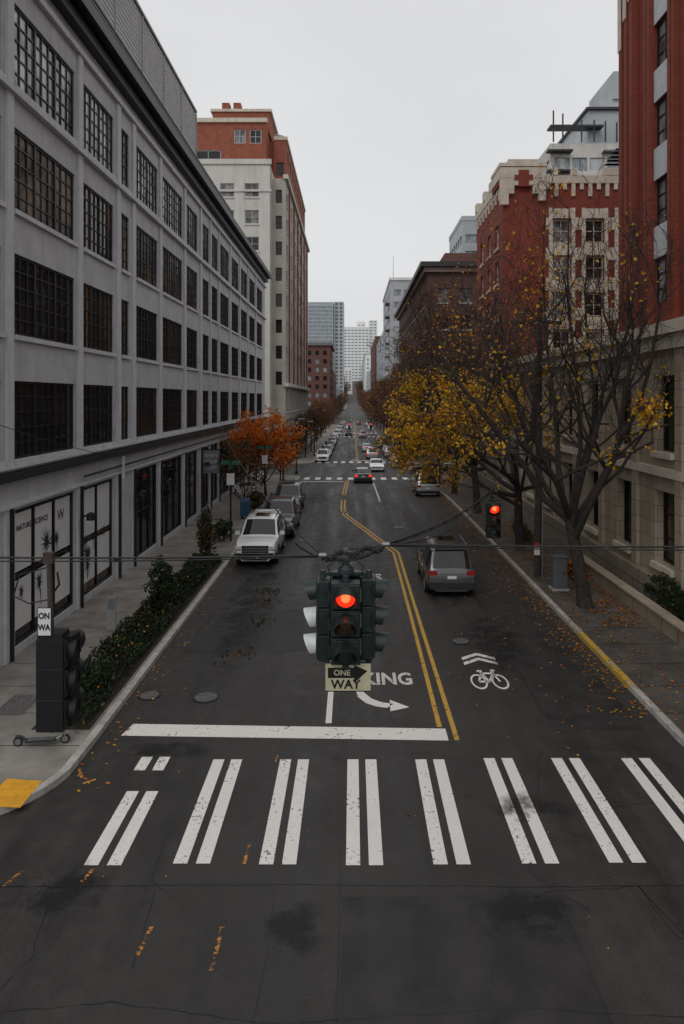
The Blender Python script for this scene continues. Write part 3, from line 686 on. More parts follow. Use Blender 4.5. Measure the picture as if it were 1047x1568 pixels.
for u in (2.6,7.4,11.6,15.65):
    for i in range(12): G['spandrels'].box(RX-.05,RX-.002,8+u+.02,8+u+1.23,12.56+2.83*i,13.7+2.83*i,'spandrel')
    for d in (-.62,-.34,1.3,1.58): G['ribs'].box(RX-.2,RX-.003,8+u+d,8+u+d+.2,10.14,46,'red_brick')
    G['ribs'].box(RX-.12,RX-.002,8+u-.12,8+u-.01,10.14,46,'terracotta_cream')
for d in (18.3,18.8,19.3): G['ribs'].box(RX-.28,RX-.004,8+d,8+d+.28,10.14,46,'red_brick')
for d,zb in ((17.6,24.6),(18.3,22.9),(18.8,22.4),(19.3,21.4),(16.95,25.2),(15.0,25.6),(14.4,25.2)): G['crown'].box(RX-.32,RX-.29 if d>18 else RX-.003,8+d,8+d+.3,zb,46,'terracotta_cream')
block(G,RX+.3,RX+22,8.3,27.85,45.9,'red_brick',10); G['walls'].poly([(RX,27.9,10.13),(RX+22,27.9,10.13),(RX+22,27.9,46),(RX,27.9,46)],'red_brick')
G.done()
G=Grp('garden_wall'); G['wall'].box(9.75,10.05,16,30,.13,.6,'rusticated'); G['coping'].box(9.7,10.1,15.95,30.05,.6,.67,'tan_stone'); G.done()
# ================================================================ FOLIAGE
def leafq(mb,c,s,m,flat=.0,rg=R):
    a=V((rg.gauss(0,1),rg.gauss(0,1),rg.gauss(0,1)*(1-flat))).normalized(); b=a.orthogonal().normalized()
    if rg.random()<.5: b=a.cross(b)
    n=a.cross(b)*s*.25
    c=V(c); a=a*s*.5; b=b*s*.36
    mb.poly([c-a,c+b-a*.1+n,c+a,c-b-a*.1+n],m)
def shrub(name,c,rad,n,size,mats,stem=True):
    G=Grp(name,c); k=0; rx,ry,rz_=rad
    while k<n:
        p=V((R.uniform(-1,1),R.uniform(-1,1),R.uniform(-1,1)))
        l=p.length
        lump=.72+.5*noise.noise(p*2.2+V(c))
        if l>lump: continue
        if noise.noise(p*3.5+V(c)*1.7)<-.12 : continue
        q=V((p.x*rx,p.y*ry,p.z*rz_+rz_)); leafq(G['foliage'],q,size*R.uniform(.6,1.3),R.choice(mats)); k+=1
    if stem:
        G['stem'].tube((0,0,-.05),(0,0,rz_*1.2),.05,.02,6,'bark')
        for i in range(9): G['stem'].tube((0,0,rz_*.3+.1*i*rz_*.5),(R.uniform(-.6,.6)*rx,R.uniform(-.6,.6)*ry,rz_*R.uniform(.9,1.6)),.018,.006,4,'twig')
    G.done(); return G
G=Grp('hedge'); strip(G['soil'],-7.15,-5.85,15.2,31,.142,'soil')
k=0
while k<11000:
    x=R.uniform(-7.2,-5.95);y=R.uniform(15.0,31.2)
    h=.34+.42*noise.noise(V((x*1.1,y*.55,3)))+.14*noise.noise(V((x*4,y*3,8)))
    if noise.noise(V((x*1.7,y*.5,9)))<-.30 and R.random()<.9: continue
    z=.14+max(.05,h)*math.sqrt(R.random()); leafq(G['foliage'],(x,y,z),R.uniform(.06,.13),R.choice(('leaf_dark','leaf_dark','leaf_green','leaf_dark','leaf_olive' if R.random()<.12 else 'leaf_dark'))); k+=1
for i in range(90): leafq(G['foliage'],(R.uniform(-7,-6),R.uniform(16,30),R.uniform(.3,.8)),.08,R.choice(('flower','leaf_brown','leaf_gold')))
G.done()
shrub('shrub',(-6.5,23.4,.13),(.65,.75,1.1),1500,.11,('leaf_dark','leaf_green','leaf_dark'))
shrub('shrub',(-6.6,30.8,.13),(.6,.7,1.35),1300,.12,('leaf_dark','leaf_brown','leaf_green'))
shrub('shrub',(-6.4,27,.13),(.5,.9,.5),800,.1,('leaf_dark','leaf_green'))
shrub('shrub',(-6.7,35.5,.13),(.6,1.2,.6),800,.12,('leaf_dark','leaf_green'))
shrub('shrub',(-6.5,46,.13),(.7,3.0,.6),1200,.14,('leaf_dark','leaf_green','leaf_brown'))
shrub('shrub',(-6.6,17.2,.13),(.5,1.0,.4),800,.1,('leaf_dark','leaf_green'))
shrub('shrub',(9.1,28.5,.13),(.5,2.4,.35),900,.12,('leaf_brown','leaf_dark','leaf_orange'))
shrub('shrub',(10.5,22,.3),(.4,3.,.7),1400,.12,('leaf_dark','leaf_green'))
shrub('shrub',(10.4,18.4,.13),(.45,1.6,.6),900,.12,('leaf_dark','leaf_green'))
shrub('shrub',(8.9,36,.13),(.5,2.4,.4),900,.12,('leaf_brown','leaf_dark'))
def make_tree(seed,H,fork,tr,limbs,env,tilt=(18,48),twigm='twig',maxl=4,leaves=(),ln=2000,ls=.13,leafw=None,dens=1.,lean=(0,0),rmin=.007,cap=14000,ts=1.,barkm='bark'):
    rg=random.Random(seed); W=MB(); Lf=MB(); tips=[]; cnt=[0]
    def rv(s): return V((rg.gauss(0,s),rg.gauss(0,s),rg.gauss(0,s)))
    def grow(p,d,L,r,lev):
        ns=[0,9,6,5,3][lev]
        wob=[.05,.12,.16,.22,.28][lev]; trop=[.0,.11,.07,.04,.02][lev]*ts
        for i in range(ns):
            d=(d+rv(wob)+V((0,0,trop))).normalized(); q=p+d*(L/ns)
            if lev>0 and not env(q):
                if lev<3 : tips.append(p.copy())
                return
            ra=max(rmin,r*(1-.82*i/ns)); rb=max(rmin,r*(1-.82*(i+1)/ns))
            W.tube(p,q,ra,rb,[9,7,5,3,3][lev],barkm if lev<3 else twigm); cnt[0]+=1
            if lev<maxl and i>=1 and cnt[0]<cap:
                for _ in range(2 if rg.random()<[0,.55,.45,.3][lev]*dens else 1):
                    ax=d.orthogonal().normalized(); ax.rotate(Matrix.Rotation(rg.uniform(0,6.28),3,d))
                    nd=d.copy(); nd.rotate(Matrix.Rotation(math.radians(rg.uniform(28,62)),3,ax))
                    grow(q,nd,L*rg.uniform(.36,.6)*(1-.3*i/ns),max(rmin,rb*.6),lev+1)
            if lev>=maxl-1: tips.append(q.copy())
            p=q
    p=V((0,0,-.2)); d=V((lean[0],lean[1],1)).normalized()
    for i in range(6):
        d=(d+rv(.04)).normalized(); q=p+d*((fork+.2)/6); W.tube(p,q,tr*(1.5 if i==0 else 1.1-.05*i),tr*(1.1-.05*(i+1)),10,barkm); p=q
    for k in range(limbs):
        az=2*math.pi*k/limbs+rg.uniform(-.3,.3); t=math.radians(rg.uniform(*tilt)) if k else math.radians(6)
        nd=V((math.cos(az)*math.sin(t)+lean[0]*.5,math.sin(az)*math.sin(t),math.cos(t))).normalized()
        st=p-d*rg.uniform(0,fork*.3) if k else p
        grow(st,nd,(H-fork)*rg.uniform(.9,1.1),tr*rg.uniform(.38,.58),1)
    c=0;tries=0
    while c<ln and tries<ln*40 and tips and leaves:
        tries+=1; t=rg.choice(tips)
        if leafw and rg.random()>leafw(t): continue
        leafq(Lf,t+rv(.15),ls*rg.uniform(.55,1.3),rg.choice(leaves),0,rg); c+=1
    print('tree segs',cnt[0],'leaves',c)
    return W,Lf
def ell(cx,cy,cz,rx,ry,rz_,extra=None):
    def f(q):
        w=1+.28*noise.noise(V((q.x*.55,q.y*.55,q.z*.55)))
        if ((q.x-cx)/rx)**2+((q.y-cy)/ry)**2+((q.z-cz)/rz_)**2>w*w: return False
        return extra(q) if extra else True
    return f
def place_tree(name,W,Lf,loc,rz=0,sc=1,data=None):
    e=D.objects.new(name,None); COL.objects.link(e); e.location=loc; e.rotation_euler=(0,0,rz); e.scale=(sc,sc,sc)
    if data is None:
        o=W.build('trunk_and_branches',e,smooth=False); l=Lf.build('leaves',e) if Lf.f else None
        return (o.data,l.data if l else None)
    for n,d in zip(('trunk_and_branches','leaves'),data):
        if d: o=D.objects.new(n,d); COL.objects.link(o); o.parent=e
    return data
def nzf(s,t,off=0): return noise.noise(V((t.x*s+off,t.y*s,t.z*s)))
w1=lambda t: (.9 if nzf(.5,t,3)>.14 else .02)*(1.0 if (t.z<7.4) else .06)
W,L=make_tree(11,14.0,3.2,.24,10,ell(-.5,0,9.1,5.0,4.4,6.3,lambda q:q.x<2.6),(16,62),'twig',4,('leaf_yellow','leaf_gold','leaf_yellow'),1000,.15,w1,lean=(-.10,0),rmin=.008,ts=1.2); T1=place_tree('maple_tree',W,L,(8.25,24.2,.13))
w2=lambda t: (1.0 if nzf(.42,t,8)>-.02 else .05)*(1. if t.z<8.0 else .25 if t.z<8.8 else .012)*(1 if t.x<.5 else .12)
W,L=make_tree(23,12.5,3.0,.22,11,ell(-2.2,0,7.6,6.2,5.2,5.2,lambda q:q.x<2.5),(30,88),'twig',4,('leaf_yellow','leaf_yellow','leaf_gold','leaf_olive'),6800,.17,w2,lean=(-.14,0),ts=.55,rmin=.009); T2=place_tree('maple_tree',W,L,(8.2,33.5,.13))
w3=lambda t: (.8 if nzf(.35,t,5)>.1 else .04)*(1. if t.z<6.6 else .05)
W,L=make_tree(37,14.5,3.3,.22,9,ell(-.4,0,9.4,4.9,4.9,6.8),(16,56),'twig_red',4,('leaf_gold','leaf_orange','leaf_brown','leaf_yellow'),1300,.18,w3,rmin=.013); T3=place_tree('maple_tree',W,L,(8.0,44,.13),.3)
place_tree('maple_tree',0,0,(8.0,54,-.1),2.2,1.0,T3); place_tree('maple_tree',0,0,(8.0,64,-.5),4.,1.0,T3)
W,L=make_tree(41,11.5,2.6,.2,8,ell(0,0,7.2,4.6,4.6,5.6),(18,58),'twig_far',3,('leaf_rust','leaf_brown','leaf_gold','leaf_rust'),1700,.28,lambda t:1 if nzf(.4,t,1)>-.1 else .15,rmin=.022,barkm='twig_red',dens=1.5); T4=place_tree('street_tree',W,L,(8.6,104,gz(104)))
for i,(x,y,s) in enumerate([(8.6,115,1.1),(8.6,126,1.2),(8.6,140,1.15),(8.6,156,1.2),(8.8,176,1.2),(9,198,1.2),(9,225,1.2),(9,255,1.2),(9,290,1.2),(9,330,1.2),(8.5,380,1.2),(8.5,440,1.2),(8.5,520,1.3),(8.5,610,1.3),(8.5,700,1.4),(8.5,800,1.5),(-8.2,156,.75),(-8.2,178,.8),(-8.2,206,.8),(-8.5,245,.9),(-8.5,300,.9),(-8.5,380,1),(-8.5,470,1.1),(-8.5,580,1.2),(-8.5,690,1.3),(-8.5,800,1.4)]):
    place_tree('street_tree',0,0,(x,y,gz(y)),i*1.3,s,T4)
W,L=make_tree(53,6.6,1.2,.10,9,ell(0,0,3.9,3.1,3.1,2.7),(25,75),'twig',3,('leaf_orange','leaf_orange','leaf_orange','leaf_gold'),6500,.2,lambda t:1 if nzf(.9,t,2)>-.12 else .08,cap=6000)
place_tree('orange_maple_tree',W,L,(-6.6,52.0,0))
W,L=make_tree(57,4.4,1.0,.07,6,ell(0,0,2.9,1.6,1.6,2.0),(20,60),'twig',3,('leaf_brown','leaf_green','leaf_brown','leaf_dark'),1300,.18,None); T6=place_tree('street_tree',W,L,(-7.0,43.5,.1)); place_tree('street_tree',0,0,(-7,66,-.6),1,1.1,T6); place_tree('street_tree',0,0,(-7.4,107,-1.8),1,1.4,T6); place_tree('street_tree',0,0,(-7.4,122,-2),2,1.5,T6)
# fallen leaves
F=MB()
def fall(n,xf,yf,z,ms,s=(.05,.1)):
    for _ in range(n):
        x=xf();y=yf(); zz=gz(y)+z
        a=R.uniform(0,6.28); r=R.uniform(*s)/2; c=V((x,y,zz+.017))
        F.poly([c+V((math.cos(a+q)*r*k,math.sin(a+q)*r*k,R.uniform(0,.015))) for q,k in ((0,1),(1.3,.7),(2.6,.8),(3.7,.8),(5,.7))],R.choice(ms))
LM=('leaf_gold','leaf_orange','leaf_brown','leaf_yellow')
def clump(x,y): return noise.noise(V((x*1.3,y*.5,4)))
fall(1500,lambda:min(10.6,KR+abs(R.gauss(0,1.7))+.05),lambda:R.uniform(15,55),.132,LM)
fall(1700,lambda:KR-.03-abs(R.gauss(0,.55)),lambda:R.uniform(16,60),0,LM)
fall(450,lambda:R.gauss(4.9,1.3),lambda:R.uniform(14,55),.0,LM,(.04,.08))
fall(150,lambda:R.uniform(-5,6.8),lambda:R.uniform(6,50),0,LM,(.025,.06))
fall(200,lambda:KL+.05+abs(R.gauss(0,.4)),lambda:R.uniform(13,40),0,LM)
fall(900,lambda:R.uniform(8.2,9.7),lambda:R.uniform(22,40),.132,('leaf_brown','leaf_orange','leaf_gold'),(.08,.14))
for i in range(110):
    x=-3.3+R.gauss(0,.3);y=R.choice((22.8,25.2,20,26.5))+R.gauss(0,.3); leafq(F,(x,y,.03),.11,R.choice(('leaf_brown','leaf_dark')))
F.build('fallen_leaves')
# ================================================================ CARS
def car(name,loc,rz,kind='suv',pm='paint_white',lit=False,clad=True,plate=True,sz_=1.):
    G=Grp(name,loc,rz); G.e.scale=(1,1,sz_)
    if kind=='suv':
        L,Wd=4.7,1.92
        ZB=[(-2.35,.80),(-2.3,.98),(-2.1,1.05),(-1,1.08),(.6,1.05),(1.05,1.05),(1.7,1.03),(2.15,.97),(2.3,.86),(2.35,.66)]
        ZR=[(-2.3,.0),(-2.27,1.05),(-2.02,1.64),(-1.9,1.71),(-.5,1.78),(.15,1.74),(.35,1.69),(1.05,1.06),(1.1,0)]
        pil=[(-2.4,-1.95),(-1.22,-1.12),(-.12,-.02),(.86,1.2)]
    elif kind=='pickup':
        L,Wd=5.3,1.96
        ZB=[(-2.65,.9),(-2.6,1.02),(-.9,1.08),(1.1,1.12),(1.3,1.12),(2.2,1.08),(2.55,1.0),(2.65,.72)]
        ZR=[(-1.05,0),(-1.0,1.1),(-.75,1.8),(-.5,1.85),(.4,1.84),(.6,1.78),(1.3,1.14),(1.35,0)]
        pil=[(-1.2,-.75),(-.02,.08),(1.05,1.4)]
    else:
        L,Wd=4.6,1.82
        ZB=[(-2.3,.72),(-2.25,.95),(-1.7,1.0),(-1,.99),(.6,.94),(1.1,.92),(1.9,.82),(2.2,.7),(2.3,.52)]
        ZR=[(-1.95,0),(-1.9,1.02),(-1.15,1.36),(-.4,1.45),(.1,1.42),(.35,1.36),(1.15,.94),(1.2,0)]
        pil=[(-2,-1.35),(-.22,-.12),(.95,1.3)]
    h=Wd/2; wr=.36 if kind!='sedan' else .33; wy=[-L/2+.95,L/2-.92]
    ys=set()
    y=-L/2
    while y<L/2: ys.add(round(y,3)); y+=.1
    for k,_ in ZB+ZR: ys.add(round(k,3))
    for p in pil:
        for q in p:
            if -L/2<q<L/2: ys.add(round(q,3))
    for w in wy:
        for t in range(-6,7): ys.add(round(w+(wr+.07)*math.sin(t*math.pi/12),3))
    ys=sorted(y for y in ys if -L/2<=y<=L/2)
    ys=[y for i,y in enumerate(ys) if i==0 or y-ys[i-1]>.012]
    B=G['body']; rings=[];info=[]
    for y in ys:
        w=h*(1-.10*abs(y/(L/2))**7-.02*abs(y/(L/2))**2)
        zb=lerp_tab(ZB,y); zr=lerp_tab(ZR,y) if ZR[0][0]<=y<=ZR[-1][0] else 0
        zr=max(zr,zb+.015); c=min(1,max(0,(zr-zb)/.6))
        zl=.27+.10*abs(y/(L/2))**8; arch=0
        for wc in wy:
            d=abs(y-wc)
            if d<wr+.07-1e-3: zl=max(zl,wr-.01+math.sqrt((wr+.07)**2-d*d)); arch=1
        rwid=w*(.93-.15*c)
        bed=(kind=='pickup' and y<-1.05 and y>-2.58)
        pts=[(0,.24),(w-.28,.24 if not arch else zl),(w*.965,zl),(w*.995,max(.52,zl+.03)),(w,max(zb-.30,zl+.06)),(w*.985,zb-.06),(w*.95,zb),
             (rwid if c>0 else w*.88,zb+max(0,(zr-zb)-.07)+(.0 if not bed else -.02)),(rwid*.88 if c>0 else w*.72,zr-.012 if not bed else zb-.45),(rwid*.5,zr+.008 if not bed else zb-.45),(0,zr+.015 if not bed else zb-.45)]
        rings.append(pts); info.append((y,zb,zr,c,bed))
    def pv(i,j,s): x,z=rings[i][j]; return (s*x,info[i][0],z)
    for i in range(len(ys)-1):
        ym=(ys[i]+ys[i+1])/2; c=(info[i][3]+info[i+1][3])/2; slope=abs(info[i+1][2]-info[i][2])/(ys[i+1]-ys[i])
        inp=any(a<ym<b for a,b in pil)
        for j in range(10):
            m=pm
            if j in (0,1): m='car_plastic'
            if j==2 and clad: m='car_plastic'
            if j==6 and c>.28 and not inp: m='car_glass'
            if j in (8,9,7) and c>.12 and slope>.45 and c<.985 and info[i][3]>.08 and info[i+1][3]>.08: m='car_glass' if j>7 else pm
            if info[i][4] and info[i+1][4] and j>=8: m='car_plastic'
            for s in (1,-1):
                q=[pv(i,j,s),pv(i+1,j,s),pv(i+1,j+1,s),pv(i,j+1,s)]
                B.poly(q if s<0 else q[::-1],m)
    for i in (0,len(ys)-1):
        ps=[pv(i,j,1) for j in range(11)]+[pv(i,j,-1) for j in range(9,0,-1)]
        B.poly(ps,pm)
    for wc in wy:
        for s in (1,-1):
            T=G['wheels']; c=(s*(h-.02),wc,wr)
            T.lathe(c,(s,0,0),[(-.22,wr*.6),(-.22,wr*.95),(-.19,wr),(-.03,wr),(.0,wr*.95),(.0,wr*.68)],22,'tire')
            T.lathe(c,(s,0,0),[(.0,wr*.68),(-.03,wr*.64),(-.05,wr*.6)],22,'rim'); T.lathe(c,(s,0,0),[(-.07,wr*.64),(-.071,0)],16,'car_plastic'); T.lathe(c,(s,0,0),[(-.02,.07),(-.015,.05),(-.015,0)],10,'rim')
            for k in range(5):
                a=2*math.pi*k/5+.3; dv=V((0,math.cos(a),math.sin(a))); T.obox(V(c)+V((-s*.03,0,0))+dv*wr*.36,dv*wr*.3,V((.012,0,0)),V((0,-math.sin(a),math.cos(a)))*.035,'rim')
    f=L/2; P=G['trim']
    gw=.40*Wd; gt={'suv':.36,'pickup':.36,'sedan':.16}[kind]; lz={'suv':.80,'pickup':.82,'sedan':.62}[kind]
    P.box(-gw*.78,gw*.78,f-.06,f+.015,.52,.52+gt,'car_plastic')
    for k in range(3): P.box(-gw*.72,gw*.72,f+.012,f+.025,.56+gt*.28*k,.575+gt*.28*k,'chrome')
    P.box(-gw,gw,f-.1,f+.05,.34,.49,pm if not clad else 'car_plastic'); P.box(-gw*.7,gw*.7,f-.05,f+.055,.28,.335,'car_plastic')
    P.box(-.16,.16,f+.052,f+.062,.38,.48,'sign_white')
    for s in (1,-1):
        x0,x1=sorted((s*gw*.82,s*(h*.93))); P.box(x0,x1,f-.28,f-.0,lz-.08,lz+.06,'headlamp'); P.box(x0,x1,f-.26,f+.01,lz-.11,lz-.085,'car_plastic')
        P.box(*sorted((s*gw*.8,s*h*.86)),f-.2,f+.03,.50,.58,'car_plastic')
        my={'suv':.75,'pickup':1.0,'sedan':.8}[kind]; x0,x1=sorted((s*h*.97,s*(h+.2))); P.box(x0,x1,my-.06,my+.06,lerp_tab(ZB,my)+.02,lerp_tab(ZB,my)+.17,pm)
        for hy in (.05,-.95): P.box(*sorted((s*h*.985,s*(h+.02))),hy-.09,hy+.09,.86,.89,'chrome' if pm!='paint_white' else 'car_plastic')
        for hy in (.95,-.07,-1.15):
            if kind=='pickup' and hy<-1.1: continue
            P.box(*sorted((s*h*.97,s*(h+.002))),hy-.008,hy+.008,.42,lerp_tab(ZB,hy)-.06,'car_plastic')
        tm='tail_lit' if lit else 'tail_dark'
        x0,x1=sorted((s*h*.58,s*h*.925)); 
        P.box(x0,x1,-f-.012,-f+.22,.82 if kind!='sedan' else .74,(.98 if kind!='sedan' else .88),tm)
        if kind=='suv': P.tube((s*h*.70,-1.7,1.79),(s*h*.70,.1,1.82),.024,.024,6,'chrome')
    P.box(-h*.86,h*.86,-f-.06,-f+.1,.34,.56,'car_plastic' if clad else pm); P.box(-.17,.17,-f-.03,-f,.70,.80,'sign_white' )
    P.box(-h*.56,h*.56,-f-.014,-f,.86,.90,'chrome' if kind=='suv' else 'car_plastic')
    P.tube((-.55,-f-.05,.33),(-.55,-f+.1,.33),.04,.04,8,'chrome')
    if kind=='suv':
        P.box(-.62,.62,-2.18,-1.92,1.72,1.75,pm); P.box(-.33,.33,-.75,.0,1.80,1.805,'car_glass')
        if lit: P.box(-.2,.2,-2.2,-2.16,1.69,1.71,'brake_lit')
    if kind=='pickup': P.box(-h*.7,h*.7,-.6,.3,1.86,1.88,pm)
    G.done(body=dict(smooth=True,ang=32),wheels=dict(smooth=True,ang=35),trim=dict(bevel=.008)); return G
car('driving_car',(3.72,28.0,0),0,'suv','paint_graphite',False,sz_=1.04)
car('parked_car',(-4.35,32.8,0),math.pi,'suv','paint_white',clad=True,sz_=1.05)
car('parked_pickup_truck',(-4.1,38.8,0),math.pi,'pickup','paint_grey')
car('parked_car',(-4.3,46.0,0),math.pi,'suv','paint_graphite')
car('parked_car',(5.85,55.2,gz(55)),0,'suv','paint_silver')
car('driving_car',(1.0,68,gz(68)),0,'sedan','paint_black',True,False)
for i,(x,y,k,m,a) in enumerate([(2.9,84,'sedan','paint_white',math.pi),(5.9,90,'suv','paint_silver',0),(6.0,104,'sedan','paint_black',0),(6,111,'suv','paint_white',0),(6,118,'sedan','paint_silver',0),(-4.4,101,'suv','paint_white',math.pi),(-4.4,107.5,'sedan','paint_white',math.pi),(-4.4,114,'suv','paint_silver',math.pi),(-4.4,121,'sedan','paint_white',math.pi),(-4.4,128,'suv','paint_graphite',math.pi),(-4.4,136,'sedan','paint_silver',math.pi),(-4.4,144,'suv','paint_white',math.pi),(-4.4,153,'suv','paint_black',math.pi),(-4.4,165,'sedan','paint_white',math.pi),(3.0,108,'suv','paint_silver',0),(2.6,125,'sedan','paint_white',0),(-1.2,190,'suv','paint_black',math.pi),(2.5,180,'suv','paint_silver',0),(-4.4,185,'suv','paint_white',math.pi),(-1.4,240,'sedan','paint_white',math.pi),(6,135,'suv','paint_blue',0),(6,150,'sedan','paint_red',0),(-4.4,215,'suv','paint_white',math.pi),(-4.4,250,'suv','paint_silver',math.pi),(-1.4,330,'suv','paint_white',math.pi),(2.6,290,'suv','paint_black',0),(6,230,'suv','paint_white',0),(6,270,'suv','paint_silver',0),(-4.4,300,'suv','paint_white',math.pi)]):
    car('driving_car' if abs(x)<3.2 else 'parked_car',(x,y,gz(y)),a,k,m,abs(x)<3.2 and a==0,False)
car('parked_car',(8.9,80,gz(80)),math.pi/2,'sedan','paint_black',False,False)
# ================================================================ SIGNALS
def head(G,c,d,lens=('red','amber','green'),w=.155,sh=.29,dep=.17,vm='signal_green',vis=.2,hm='signal_green',lit=True,vms=None):
    d=V(d).normalized(); up=V((0,0,1)); r=d.cross(up).normalized(); c=V(c)
    Hs=G['housing']
    for i,ln in enumerate(lens):
        z=(1-i)*sh; cc=c+up*z
        Hs.obox(cc+d*dep/2,r*w,d*(dep/2),up*(sh/2-.006),hm)
        Hs.obox(cc+d*(dep+.012),r*(w-.012),d*.012,up*(sh/2-.02),hm)
        Hs.tube(cc+r*(w+.012)-up*.06+d*dep*.9,cc+r*(w+.012)+up*.06+d*dep*.9,.012,.012,6,hm)
        f=cc+d*(dep+.026)
        lm={'red':'red_lens' if lit else 'amber_lens','amber':'amber_lens','green':'green_lens'}[ln]
        G['lenses'].lathe(f,d,[(0,.104),(.012,.08),(.02,.045),(.024,0)],24,lm)
        if ln=='red' and lit: G['lenses'].lathe(f,d,[(.0235,.05),(.026,0)],16,'red_core')
        G['visors'].lathe(f-d*.004,d,[(0,.128),(.012,.118)],26,'signal_black')
        n=22; m=vms[i] if vms else vm; mb=G['visors']
        for k in range(n):
            ta=math.radians(-125+250*k/n); tb=math.radians(-125+250*(k+1)/n)
            def pt(t,q,rad): 
                ext=vis*(.35+.65*(math.cos(t)*.5+.5)) if q else 0
                return f+up*(rad*math.cos(t))+r*(rad*math.sin(t))+d*ext-up*(ext*.12 if q else 0)
            mb.poly([pt(ta,0,.116),pt(tb,0,.116),pt(tb,1,.116),pt(ta,1,.116)],m); mb.poly([pt(ta,0,.111),pt(tb,0,.111),pt(tb,1,.111),pt(ta,1,.111)],'signal_black')
            mb.poly([pt(ta,1,.116),pt(tb,1,.116),pt(tb,1,.111),pt(ta,1,.111)],m)
sx,syy,sz=-.075,7.5,5.12
G=Grp('hanging_traffic_signal',(sx,syy,sz))
head(G,(0,-.13,0),YM); head(G,(0,.13,0),(0,1,0))
head(G,(-.17,0,-.02),XM,lit=False,vms=('signal_green','visor_painted_light','visor_painted_light'),vis=.15,dep=.12); head(G,(.17,0,0),XP,lit=False,vis=.15,dep=.12)
H=G['bracket']
H.tube((0,0,-.5),(0,0,.62),.035,.035,10,'signal_green',True)
for z in (.46,-.46):
    H.obox((0,0,z),V((.26,0,0)),V((0,.03,0)),V((0,0,.022)),'signal_green'); H.obox((0,0,z),V((.03,0,0)),V((0,.24,0)),V((0,0,.02)),'signal_green')
    for x,y in ((.25,0),(-.25,0),(0,-.22),(0,.22)): H.tube((x,y,z-.04),(x,y,z+.04),.04,.034,10,'signal_green',True)
H.lathe((0,0,.47),(0,0,1),[(0,.09),(.05,.085),(.09,.04)],14,'signal_green')
H.obox((0,0,.66),V((.03,0,0)),V((0,.012,0)),V((0,0,.08)),'copper_green'); H.tube((-.05,0,.70),(.05,0,.70),.016,.016,8,'copper_green',True)
for s in (-1,1): H.path([(s*.16,-.05,.45),(s*.2,-.05,.55),(s*.1,-.03,.62),(s*.12,0,.72)],.008,5,'wire')
G.done(housing=dict(bevel=.01),lenses=dict(smooth=True,ang=60),visors=dict(),bracket=dict(bevel=.005))
G=Grp('one_way_sign',(-.045,7.28,4.545))
G['panel'].box(-.245,.235,-.004,.004,-.155,.135,'sign_cream')
pts=[(-.22,-.02),(.06,-.02),(.06,-.075),(.2,.055),(.06,.12),(.06,.09),(-.22,.09)]
G['arrow'].poly([(x,-.006,z) for x,z in pts],'signal_black'); 
G['frame'].box(-.25,.24,-.006,.006,-.165,-.155,'signal_black'); G['frame'].box(-.25,.24,-.006,.006,.135,.145,'signal_black')
G['bracket'].tube((0,.02,.1),(0,.2,.2),.015,.015,6,'signal_black'); G['bracket'].tube((0,.008,-.1),(0,.02,.2),.015,.015,6,'signal_black')
text('ONE',.085,(-.07,-.008,.035),(math.pi/2,0,0),'sign_cream',G.e,'lettering',1.,.002); text('WAY',.135,(-.03,-.008,-.09),(math.pi/2,0,0),'signal_black',G.e,'lettering',1.,.003)
G.done()
G=Grp('hanging_traffic_signal',(3.05,15.0,4.86))
head(G,(0,-.05,0),(0,-1,0),w=.15,sh=.26,vm='signal_black',hm='signal_black'); G['bracket'].tube((0,0,.35),(0,0,.6),.025,.025,8,'signal_black',True); G['bracket'].obox((0,0,.41),V((.1,0,0)),V((0,.06,0)),V((0,0,.02)),'signal_black')
G.done(housing=dict(bevel=.008))
G=Grp('hanging_traffic_signal',(-3.11,7.2,4.52))
head(G,(0,.02,0),(.15,1,0),w=.15,sh=.32,hm='signal_black',vm='signal_black',lit=False,dep=.17); head(G,(.03,0,0),(1,.45,0),w=.10,sh=.31,dep=.05,hm='signal_black',vm='signal_black',lit=False,vis=.08)
G['housing'].box(-.18,.10,-.1,.04,-.49,.47,'signal_black')
for z in (-.16,.16): G['housing'].box(-.17,.09,-.106,-.101,z-.004,z+.004,'charcoal_metal')
G['bracket'].tube((-.06,0,.4),(-.09,0,1.35),.032,.028,8,'wood_pole'); G['bracket'].obox((-.04,0,.5),V((.13,0,0)),V((0,.09,0)),V((0,0,.03)),'signal_black')
G['bracket'].obox((-.09,0,1.3),V((.05,0,0)),V((0,.03,0)),V((0,0,.06)),'wood_pole')
G['bracket'].path([(-.03,0,.95),(.02,0,1.02),(.0,0,1.15)],.012,5,'wire'); G['bracket'].path([(-.1,0,1.2),(-.4,0,1.12),(-.46,0,.9),(-.3,0,.82),(-.1,0,.86)],.008,5,'wire')
G.done(housing=dict(bevel=.01))
G=Grp('one_way_sign',(-3.2,7.1,5.18)); G['panel'].box(-.065,.065,-.004,.004,-.14,.14,'sign_white'); G['frame'].box(-.072,.072,-.002,.006,-.147,.147,'signal_black')
text('ON',.072,(-.002,-.006,.06),(math.pi/2,0,0),'signal_black',G.e,'lettering',1.2,.003); text('WA',.072,(-.002,-.006,-.06),(math.pi/2,0,0),'signal_black',G.e,'lettering',1.2,.003); G['bracket'].tube((.0,.01,0),(-.01,.08,0),.012,.012,6,'signal_black')
G.done()
